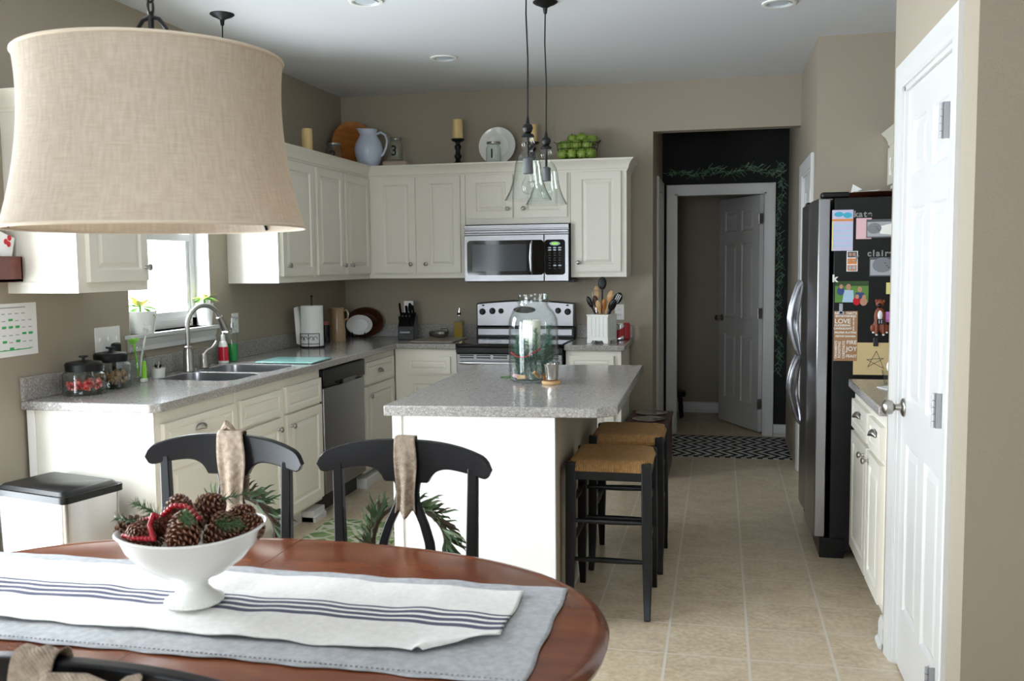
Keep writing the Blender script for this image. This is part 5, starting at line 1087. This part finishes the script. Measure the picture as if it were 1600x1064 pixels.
# pendants
def make_pendant(loc, zbot, label, group):
    t = thing('pendant_light', label, 'pendant light', loc, 0, group); z0 = zbot-loc[2]; hgt = .255
    obj('canopy', B().lathe([(1e-5, 0), (.062, 0), (.062, -.004), (.05, -.012), (.03, -.02), (.012, -.03), (.009, -.055), (.005, -.06)], n=28, cap=False), BLKM, t)
    ct = z0+.35
    obj('cord', B().tube([(0, 0, -.05), (-.0035, 0, -.2), (.003, 0, -.4), (0, 0, ct)], .0035, 8), BLKM, t)
    obj('cap', B().lathe([(.004, ct+.02), (.009, ct-.012), (.02, ct-.02), (.024, ct-.033), (.018, ct-.05), (.012, ct-.054), (.026, ct-.062), (.03, ct-.072), (1e-5, ct-.074)], n=24, cap=False), BLKM, t)
    pr = [(.024, .278), (.031, .262), (.033, .25), (.03, .236), (.022, .223), (.024, .214), (.04, .2), (.052, .18), (.058, .155), (.062, .12), (.07, .08), (.084, .04), (.1, .01), (.106, 0), (.103, -.001), (.098, .008), (.081, .04), (.067, .08), (.059, .12), (.055, .155), (.049, .178), (.037, .197)]
    obj('glass_shade', B().lathe([(r, z0+z) for r, z in pr], n=44, cap=False), GLASS, t)
    obj('rod', B().cyl((0, 0, z0+.18), (0, 0, z0+.285), .006, n=10), BLKM, t); obj('socket', B().lathe([(.008, z0+.19), (.022, z0+.182), (.023, z0+.118), (.02, z0+.116), (1e-5, z0+.116)], n=20), SOCK, t)
    obj('bulb', B().lathe([(.013, z0+.118), (.014, z0+.1), (.026, z0+.078), (.03, z0+.058), (.024, z0+.036), (.01, z0+.026), (1e-5, z0+.025)], n=22, cap=False), GLASS, t); return t
make_pendant((2.052, -2.82, H), 1.757, 'glass bell pendant light, the nearer over the island', 'glass pendants over the island')
make_pendant((2.03, -2.245, H), 1.772, 'glass bell pendant light, the farther over the island', 'glass pendants over the island')
make_pendant((.371, -2.443, H), 1.95, 'pendant with a black canopy over the sink behind the drum lamp', None)
# drum lamp
lx, ly = 1.775, -5.25
t = thing('drum_pendant_lamp', 'large burlap drum lamp hanging over the dining table', 'pendant lamp', (lx, ly, 1.555))
b = B(); n, m_ = 96, 24; vs_ = []; fs = []; uv = []
def rad(v): return .244+.047*(1-v)**2.2+.010*(v**4)
for side in (0, 1):
    for j in range(m_+1):
        v = j/m_; r = rad(v)-side*.004
        for i in range(n+1): a = 2*PI*i/n; vs_.append((r*math.cos(a), r*math.sin(a), v*.335)); uv.append((i/n*6, v))
w_ = n+1; o2 = (m_+1)*w_
for side in (0, 1):
    for j in range(m_):
        for i in range(n): q = side*o2+j*w_+i; fs.append((q, q+1, q+w_+1, q+w_) if not side else (q, q+w_, q+w_+1, q+1))
for i in range(n): fs.append((i, o2+i, o2+i+1, i+1)); q = m_*w_+i; fs.append((q, q+1, o2+q+1, o2+q))
b.add(vs_, fs); b.uv = uv; obj('shade', b, SHADE, t, smooth=60)
b = B()
PIP = mat('cream_piping', 'D9CBB6', .9)
for z, r in ((0, rad(0)), (.335, rad(1))): obj('shade_piping', B().tube([(r*math.cos(2*PI*i/72), r*math.sin(2*PI*i/72), z) for i in range(72)], .0035, 8, closed=True), PIP, t)
b = B()
for a in (.35, .35+2*PI/3, .35+4*PI/3): b.tube([(0, 0, .31), (.246*math.cos(a), .246*math.sin(a), .328)], .003, 6); 
b.lathe([(.02, .3), (.03, .31), (.02, .325)], n=18); obj('spider_frame', b, BLKM, t)
b = B()
for a in (3.6, 5.35, 1.2): b.tube([(.283*math.cos(a), .283*math.sin(a), .002), (.277*math.cos(a), .277*math.sin(a), .018)], .004, 6)
obj('shade_clip', b, BLKM, t)
b = B(); b.tube([(0, 0, .31), (0, 0, .43)], .006, 10); obj('rod', b, BLKM, t)
for s_ in (-1, 1): obj('hook', B().tube([(0, 0, .42), (s_*.018, 0, .415), (s_*.034, 0, .395), (s_*.038, 0, .37), (s_*.038, 0, .335)], .0045, 8), BLKM, t)
b = B()
k = 0; z = .44
while z < H-1.555-.05:
    pts = [(.009*math.cos(a)*(1 if k % 2 else 0), .009*math.cos(a)*(0 if k % 2 else 1), z+.017*math.sin(a)) for a in [2*PI*i/12 for i in range(12)]]; b.tube(pts, .0028, 6, closed=True); z += .026; k += 1
obj('chain', b, BLKM, t); obj('canopy', B().lathe([(1e-5, H-1.555), (.06, H-1.555), (.058, H-1.555-.012), (.02, H-1.555-.03), (.006, H-1.555-.05)], n=26, cap=False), BLKM, t)
# ================================================================== DINING TABLE
TZ = .76; tx, ty, ta, tb, te = 1.86, -5.243, .828, .528, 2.3
def sup(s_=1, n=96): 
    out = []
    for i in range(n):
        a = 2*PI*i/n; c, s2 = math.cos(a), math.sin(a); out.append(((abs(c)**(2/te))*(ta*s_ if s_ <= 1 else ta)*(1 if c >= 0 else -1), (abs(s2)**(2/te))*tb*s_*(1 if s2 >= 0 else -1)))
    return out
t = thing('dining_table', 'oval cherry wood dining table in the foreground', 'table', (tx, ty, 0))
b = B(); n = 96; vs_ = []; fs = []; pr = [(-.2, TZ), (-.045, TZ), (-.038, TZ-.0015), (-.03, TZ-.0005), (-.018, TZ-.002), (-.006, TZ-.01), (0, TZ-.02), (-.003, TZ-.03), (-.012, TZ-.036), (-.2, TZ-.036)]
base = sup()
for off, z in pr:
    for x, y in base:
        k = math.hypot(x, y); vs_.append((x*(1+off/ta), y*(1+off/tb), z))
for i in range(len(pr)-1):
    for k in range(n): fs.append((i*n+k, i*n+(k+1) % n, (i+1)*n+(k+1) % n, (i+1)*n+k))
fs += [tuple(range(n)), tuple((len(pr)-1)*n+k for k in range(n))[::-1]]; b.add(vs_, fs); top = obj('tabletop', b, CHERRY, t, smooth=40)
obj('leaf_seam', B().box(-.036, -.0345, -.52, .52, TZ-.0008, TZ+.0003), DARKWOOD, top, smooth=0)
b = B(); b.prism([(x*.82, y*.78) for x, y in base], TZ-.12, TZ-.036); obj('apron', b, CHERRY, t, smooth=40)
for sx in (-1, 1):
    for sy in (-1, 1): obj('leg', B().lathe([(.02, 0), (.026, .02), (.02, .05), (.032, .15), (.038, .35), (.03, .5), (.036, .54), (.03, .56), (.042, .6), (.042, TZ-.04)], (sx*.5, sy*.28, 0), 24), CHERRY, t)
def cloth(x0, x1, y0, y1, z, amp, n, m_, fold=None, seed=1, skew=0, fr=0):
    b = B(); vs_ = []; uv = []; fs = []; rnd = random.Random(seed); ph = [rnd.uniform(0, 6) for _ in range(8)]
    for j in range(m_+1):
        for i in range(n+1):
            u, v = i/n, j/m_; x = x0+(x1-x0)*u+skew*v; y = y0+(y1-y0)*v
            w1 = math.sin(x*23+ph[0]+y*9)*math.sin(y*11+ph[1]); w2 = math.sin(x*51+ph[2]-y*18); w3 = math.sin(x*13+y*31+ph[3])
            zz = z+amp*(.5+.5*(w1*.5+w2*.2+w3*.3)); y += .003*math.sin(x*26+ph[4])+.002*math.sin(x*61+ph[5]); x += .002*math.sin(y*40+ph[6])
            if fold: x, y, zz = fold(x, y, zz, u, v)
            vs_.append((x, y, zz)); uv.append((u, v))
    for j in range(m_):
        for i in range(n): q = j*(n+1)+i; fs.append((q, q+1, q+n+2, q+n+1))
    b.add(vs_, fs); b.uv = uv; return b
o = obj('linen_tablecloth', cloth(1.10, 2.575, -5.475, -4.992, TZ+.002, .003, 150, 50, seed=2), LINEN, loc=(0, 0, 0), solid=.0018, smooth=60); tag(o, 'grey linen table runner lying beneath the white striped one', 'table runner')
b = B(); 
for k in range(150):
    x = 1.11+k*.0098; 
    for yy in (-5.465,): b.box(x, x+.004, yy-.001, yy+.0015, TZ+.0055, TZ+.0075)
obj('hem_stitching', b, mat('hem_thread', '8F9298', .9), o)['kind'] = 'stuff'
def foldf(x, y, z, u, v):
    d = (u-.93)/.07+(.18-v)/.18-1   # near right corner turned in
    if u > .9 and v < .3:
        k = max(0, (u-.9)/.1*(.3-v)/.3); z += .01*k*4*(1-min(1, k*1.6)); x -= .07*k*1.6; y += .02*k
    return x, y, z
o = obj('striped_runner', cloth(1.10, 2.488, -5.392, -5.048, TZ+.0085, .006, 170, 60, foldf, 5), RUNNER, loc=(0, 0, 0), solid=.0018, smooth=60); tag(o, 'white cotton runner with navy stripes down the table centre', 'table runner')
# bowl
bx_, by_ = 1.822, -5.25; BZ = TZ+.0165
t = thing('footed_bowl', 'white footed ceramic bowl on the striped runner', 'bowl', (bx_, by_, BZ), .66)
pr = [(.068, 0), (.072, .004), (.07, .01), (.05, .022), (.036, .038), (.034, .052), (.045, .064), (.08, .078), (.12, .106), (.148, .14), (.158, .17), (.165, .176), (.163, .181), (.156, .18), (.145, .165), (.13, .135), (.1, .1), (1e-5, .085)]
b = B(); b.lathe(pr, n=64)
def oval(p):
    x, y, z = p; k = max(0, (z-.06)/.12); kk = min(1, k); return (x*(1+.10*kk), y*(1-.14*kk), z+(.012*(abs(x)/.16)**2)*kk)
b.v = [oval(p) for p in b.v]; b.v = [(x*.84, y*.84, z*.84) for x, y, z in b.v]; obj('bowl', b, WHITE, t, smooth=60)
b = B()
for i in range(36): a = 2*PI*i/36; b.sph((.058*math.cos(a), .058*math.sin(a), .006), .0034, 6, 4)
obj('beaded_foot', b, WHITE, t)
# pine cones
def cone_mesh(L, R, seed=0):
    b = B(); rnd = random.Random(seed); N = 95; b.sph((0, 0, 0), 1, 10, 8, (R*.5, R*.5, L*.45)); mi_ = 0
    for i in range(N):
        t_ = i/(N-1); z = -L/2+L*t_; a = i*2.39996; prof = math.sin(PI*min(1, .12+t_*.86))**.7; r = R*prof
        d = Vector((math.cos(a), math.sin(a), 0)); s_ = Vector((-math.sin(a), math.cos(a), 0)); up = Vector((0, 0, 1)); wd = R*.24*(.6+.4*prof)
        p0 = d*(R*.25*prof)+up*z; tipz = up*(R*.22+ .1*R*t_); p = p0+d*(r-R*.25*prof)*1.0+tipz
        b.add([p0-s_*wd*.4, p-s_*wd*.9-up*.001, p+d*R*.06, p+s_*wd*.9-up*.001, p0+s_*wd*.4, p+up*R*.09-d*R*.03], [(0, 1, 5), (0, 5, 4), (4, 5, 3)], 0); k = len(b.v)-6
        b.f += [(k+1, k+2, k+5), (k+2, k+3, k+5), (k+1, k, k+4, k+3, k+2)]; b.mi += [1, 1, 0]
    return b
cones = [('tall pine cone at the back left of the bowl', -.055, .045, .225, .4, .5), ('pine cone at the very top of the heap', .02, .045, .235, 1.0, 1.2), ('pine cone at the right top of the heap', .075, .01, .21, 2.2, .9), ('large pine cone at the centre front of the bowl', .01, -.035, .215, 1.5, -.3), ('pine cone at the front right of the bowl', .08, -.025, .19, 1.1, 2.), ('pine cone at the far right rim of the bowl', .125, .06, .19, .6, .2),
    ('dark silvery pine cone low at the front rim', .02, -.075, .2, 1.6, .1), ('pine cone at the left front of the bowl', -.09, -.045, .18, 1.4, 2.4), ('pine cone at the far left rim', -.12, .01, .185, 1.2, .6), ('pine cone at the middle left of the heap', -.04, -.005, .215, .9, 3.), ('pine cone low at the back right', .07, .075, .19, 1.3, .7), ('pine cone tucked at the left end of the heap', -.135, -.045, .195, 1.0, 1.9), ('pine cone wedged at the right end of the heap', .075, .1, .195, .8, 1.4), ('small pine cone between the left berries', -.085, -.085, .2, 1.2, 0.4)]
base_c = None
cr, sr = math.cos(.66), math.sin(.66)
for i, (lb, x, y, z, tl, rz) in enumerate(cones):
    if base_c is None: base_c = obj('pine_cone', cone_mesh(.078, .034), [CONE, CONET], smooth=0); o = base_c
    else: o = base_c.copy(); C.objects.link(o)
    s_ = .88+.1*math.sin(i*2.3); o.scale = (s_, s_, s_); o.location = (bx_+x*.9, by_+y*.78, BZ+z*.86-.014); o.rotation_euler = (tl, .3*math.sin(i), rz); tag(o, 'brown '+lb if 'dark' not in lb else lb, 'pine cone', 'pine cones in the footed bowl')
for lb, pts in (('string of red berries over the left side of the bowl', [(-.145, -.045, .19), (-.11, -.05, .205), (-.075, -.06, .215), (-.05, -.07, .225)]), ('arc of red berries at the centre of the pine cones', [(-.045, -.05, .225), (-.01, -.06, .252), (.03, -.06, .25), (.06, -.065, .225)]),
                ('curve of red berries low at the front rim', [(-.12, -.10, .182), (-.08, -.115, .183), (-.03, -.115, .184)]), ('cluster of red berries left of centre', [(-.055, -.075, .23), (-.05, -.10, .21), (-.035, -.112, .19)])):
    b = B(); P = [Vector(p) for p in pts]; N = 11
    for i in range(N):
        q = i/(N-1)*(len(P)-1); k = min(int(q), len(P)-2); f_ = q-k; p = P[k]*(1-f_)+P[k+1]*f_; b.sph((p-P[0])*.84, .0055, 10, 7)
    o = obj('berry_string', b, BERRY, loc=(bx_+pts[0][0]*.84, by_+pts[0][1]*.84, BZ+pts[0][2]*.84+.006)); tag(o, lb, 'berries', 'red berry strings in the footed bowl')
rnd = random.Random(21)
for lb, x, y, z, d in (('green pine sprig sticking out at the left of the bowl', -.12, .04, .19, (-1, .2, .3)), ('green pine sprig at the left front of the bowl', -.07, -.07, .2, (-1, -.3, .2)), ('green pine sprig at the right top of the cones', .06, .03, .24, (1, .2, .2)), ('green pine sprig at the right front', .09, -.04, .2, (1, -.3, .1)), ('green pine sprig between the centre cones', .03, -.07, .2, (.3, -.5, .4))):
    b = B(); sprig(b, (0, 0, 0), d, .07, .028, 26, .0011, rnd); o = obj('green_sprig', b, LEAF, loc=(bx_+x*.84, by_+y*.84, BZ+z*.84+.012), smooth=0); tag(o, lb, 'sprig', 'green sprigs in the footed bowl')
# ================================================================== CHAIRS
def arc_y(x, hw=.265, d=.035): return d*(1-(x/hw)**2)   # back of the chair is curved
def make_chair():
    """seat towards -y, back at y=0 (world: far side of table)"""
    t = thing('dining_chair', '', 'chair', (0, 0, 0)); hw = .262; n = 28
    top = lambda x: .975-.045*(abs(x)/hw)**2.6
    def bot(x):
        a = abs(x)
        if a > .13: return .895-.024*((a-.13)/.132)**1.5
        if a < .07: return .852
        k = (a-.07)/.06; return .852+.043*math.sqrt(max(0, 1-(1-k)**2))
    b = B(); vs_ = []; fs = []
    for i in range(n*2+1):
        x = -hw+hw*i/n; e = max(0, (abs(x)-(hw-.03))/.03); mid = .902; zt, zb = top(x), bot(x)
        s_ = math.sqrt(max(0.0, 1-e*e)); zt = mid+(zt-mid)*s_; zb = mid+(zb-mid)*s_
        y = arc_y(x); vs_ += [(x, y-.011, zb), (x, y-.011, zt), (x, y+.011, zt), (x, y+.011, zb)]
    for i in range(n*2):
        for k in range(4): fs.append((i*4+k, i*4+(k+1) % 4, i*4+4+(k+1) % 4, i*4+4+k))
    fs += [(0, 1, 2, 3), (n*8+3, n*8+2, n*8+1, n*8)]
    b.add(vs_, fs); obj('top_rail', b, BLKW, t, bevel=.004, smooth=40)
    for sx in (-1, 1):
        x = sx*.205; y = arc_y(x); obj('back_post', B().tube([(sx*.2, .045, 0), (sx*.198, .012, .2), (sx*.196, -.002, .44), (sx*.2, y-.004, .65), (x, y, .905)], [.019, .023, .026, .024, .021], 4, sx=.95, sy=.75, up=(1, 0, 0)), BLKW, t, bevel=.003)
    b = B()   # wishbone splat: one stem that splits into two curved legs
    yc = arc_y(0)
    L = [(-.05, .865), (-.038, .845), (-.034, .82), (-.038, .79), (-.052, .76), (-.066, .73), (-.083, .68), (-.094, .6), (-.098, .53), (-.098, .46), (-.07, .46), (-.07, .53), (-.067, .6), (-.056, .68), (-.04, .73), (-.026, .76), (-.011, .785), (0, .79)]
    poly = L+[(-x, z) for x, z in L[::-1][1:]]
    b.prism(poly, yc-.010, yc+.008, 'y'); b.v = [(x, y-(.8-z)*.10, z) for x, y, z in b.v]; obj('splat', b, BLKW, t, bevel=.003, smooth=30)
    obj('lower_rail', B().box(-.2, .2, -.012, .008, .445, .475), BLKW, t, bevel=.003)
    b = B().prism([(-.205, 0), (.205, 0), (.225, -.38), (.2, -.42), (-.2, -.42), (-.225, -.38)], .43, .455); obj('seat', b, BLKW, t, bevel=.01)
    obj('seat_apron', B().prism([(-.185, -.01), (.185, -.01), (.2, -.39), (-.2, -.39)], .375, .43), BLKW, t, bevel=.004)
    for sx in (-1, 1): obj('front_leg', B().lathe([(.012, 0), (.017, .02), (.02, .3), (.024, .36), (.024, .43)], (sx*.19, -.37, 0), 16), BLKW, t)
    for z, y in ((.18, -.37), (.22, .0)): obj('stretcher', B().tube([(-.19, y, z), (.19, y, z)], .01, 8), BLKW, t)
    for sx in (-1, 1): obj('stretcher', B().tube([(sx*.19, -.37, .15), (sx*.197, .01, .15)], .01, 8), BLKW, t)
    return t
ch = make_chair(); ch.location = (1.452, -4.475, 0); ch.rotation_euler = (0, 0, -.05); ch['label'] = 'black dining chair behind the bowl, left of the two beyond the table'; ch['group'] = 'black dining chairs round the table'
copy_tree(ch, (2.015, -4.475, 0), -.03, label='black dining chair beyond the table in front of the island')
copy_tree(ch, (2.085, -5.925, 0), PI-.02, label='black dining chair at the near edge, only its top rail in view')
# burlap ribbons
def ribbon(label, loc, rot, front, back, wd, x0=0, sway=.01, group='burlap ribbons on the chair backs'):
    b = B(); pts = []; zt = .975; yb = .047+.0
    path = [(yb-.02+.006, zt-front)]; N = 18
    for i in range(N): path.append((.035-.019, zt-front+(front)*(i/(N-1))-.0))
    path = [(.016-.004*math.sin(PI*i/N)*2, zt-front+front*i/N) for i in range(N)]+[(.018, zt+.004), (.026, zt+.01), (.044, zt+.01), (.054, zt+.004)]+[(.056, zt-back*i/N) for i in range(1, N+1)]
    vs_ = []; fs = []; M = 10; 
    for k, (y, z) in enumerate(path):
        for j in range(M+1):
            u = j/M-.5; wv = wd*(1-.12*math.sin(k*.35)); x = x0+u*wv+sway*math.sin(k*.16); yy = y+(-.006*math.cos(u*PI*3)*min(1, abs(z-zt)*8) if y < .03 else .006*math.cos(u*PI*3)*min(1, abs(z-zt)*8)); zz = z-(.012*math.cos(u*9)*(1 if k < 2 else 0))
            vs_.append((x, yy-(0.004 if y < .03 else -.0), zz))
    for k in range(len(path)-1):
        for j in range(M): q = k*(M+1)+j; fs.append((q, q+1, q+M+2, q+M+1))
    b.add(vs_, fs); o = obj('burlap_ribbon', b, BURLAP, loc=loc, rot=rot, solid=.0025, smooth=60); return tag(o, label, 'ribbon', group)
ribbon('burlap ribbon looped over the left far chair and hanging to the bowl', (1.452+.015, -4.475, 0), -.05, .24, .2, .085, x0=.0)
o = obj('ribbon_knot', B().tube([(-.028, 0, 0), (-.01, .004, .018), (0, 0, .012), (.014, .003, .0)], [.006, .014, .01, .004], 8), BURLAP, loc=(1.452+.01, -4.443, .985)); tag(o, 'frayed burlap knot on the top of the left far chair', 'ribbon')
ribbon('narrow burlap ribbon hanging down the chair in front of the island', (2.015+.0, -4.475, 0), -.03, .215, .2, .062, x0=-.0, sway=.006)
# near chair: ribbon tied round the rail
t = thing('burlap_bow', 'burlap ribbon tied round the rail of the near chair', 'ribbon', (2.04, -5.95, .95))
b = B(); 
def loop_ring(b, cx, wd, y0, y1, z0, z1, nn=24, slant=0):
    vs_ = []; fs = []; M = 6
    for i in range(nn):
        a = 2*PI*i/nn; y = (y0+y1)/2+(y1-y0)/2*math.copysign(abs(math.cos(a))**.6, math.cos(a)); z = (z0+z1)/2+(z1-z0)/2*math.copysign(abs(math.sin(a))**.6, math.sin(a))
        for j in range(M+1): u = j/M-.5; vs_.append((cx+u*wd+slant*(z-z0), y+.003*math.sin(u*14), z+.003*math.cos(u*12)))
    for i in range(nn):
        for j in range(M): q = i*(M+1)+j; r = ((i+1) % nn)*(M+1)+j; fs.append((q, q+1, r+1, r))
    return b.add(vs_, fs)
loop_ring(b, 2.03, .06, -5.985, -5.935, .80, .984, slant=.05); obj('loop', b, BURLAP, t, world=True, solid=.003, smooth=60)
b = B(); b.tube([(2.05, -5.99, .93), (2.09, -6.005, .955), (2.13, -6.0, .957), (2.17, -5.995, .95), (2.19, -5.99, .965), (2.2, -5.985, .975)], [.018, .022, .02, .014, .012, .003], 10, sy=.5); obj('tail', b, BURLAP, t, world=True)
# wreaths hanging behind the chairs
def wreath(loc, R, label, seed, mats):
    t = thing('leafy_wreath', label, 'wreath', loc, 0, 'leafy wreaths on the far chairs'); rnd = random.Random(seed)
    obj('vine_ring', B().tube([(R*math.cos(a), .004*math.sin(a*5), R*math.sin(a)) for a in [2*PI*i/40 for i in range(40)]], .009, 8, closed=True), LEAF3, t)
    bs = [B() for _ in mats]
    for i in range(300):
        a = rnd.uniform(0, 2*PI); b = bs[rnd.choices(range(len(mats)), [4, 3, 3][:len(mats)])[0]]; p = Vector((R*math.cos(a), rnd.uniform(-.015, .015), R*math.sin(a)))
        tang = Vector((-math.sin(a), 0, math.cos(a))); outw = Vector((math.cos(a), 0, math.sin(a))); d = (tang*rnd.uniform(-1.1, -.5)+outw*rnd.uniform(-.35, .9)+Vector((0, rnd.uniform(-.5, .5), 0))).normalized(); L = rnd.uniform(.04, .085); s_ = d.cross(Vector((0, 1, 0))).normalized()*rnd.uniform(.003, .0055); bend = outw*.012
        b.add([p, p+d*L*.4+s_+bend*.4, p+d*L*.75+s_*.6+bend, p+d*L+bend*.6, p+d*L*.75-s_*.6+bend, p+d*L*.4-s_+bend*.4], [(0, 1, 5), (1, 2, 4, 5), (2, 3, 4)])
    for b, m, nm in zip(bs, mats, ('dark_leaves', 'pale_leaves', 'dried_leaves')): obj(nm, b, m, t, smooth=0)
wreath((1.455, -4.385, .655), .115, 'green leafy wreath behind the left far chair', 4, (LEAF, LEAF, LEAF3))
wreath((2.0, -4.385, .655), .115, 'mixed green and brown leafy wreath behind the chair by the island', 8, (LEAF, LEAF2, LEAF3))
# trash can
t = thing('trash_can', 'stainless step trash can with black lid by the counter end', 'trash can', (.33, -3.78, 0), -.24)
def tp_(w0, d0, s_=1, r=.03): return rr(-w0/2*s_, w0/2*s_, -d0/2*s_, d0/2*s_, r)
b = B(); n = len(tp_(1, 1)); vs_ = []; fs = []
for z, s_ in ((.03, .93), (.59, 1)):
    for x, y in tp_(.4, .27, s_): vs_.append((x, y, z))
for k in range(n): fs.append((k, (k+1) % n, n+(k+1) % n, n+k))
fs += [tuple(range(n))[::-1], tuple(n+k for k in range(n))]; b.add(vs_, fs); obj('bin', b, mat('smudged_stainless_steel', 'C9C9CC', .22, 1), t, smooth=40)
b = B().prism(tp_(.42, .29), .588, .615); b.prism(tp_(.4, .27, 1), .615, .63); b.v = [(x*(.9 if z > .62 else 1), y*(.9 if z > .62 else 1), z) for x, y, z in b.v]; obj('lid', b, BLK, t, bevel=.006, smooth=40)
obj('base_ring', B().prism(tp_(.38, .26, 1), .0, .03), BLK, t); obj('pedal', B().box(-.05, .05, -.17, -.12, .008, .022), BLK, t, bevel=.004)
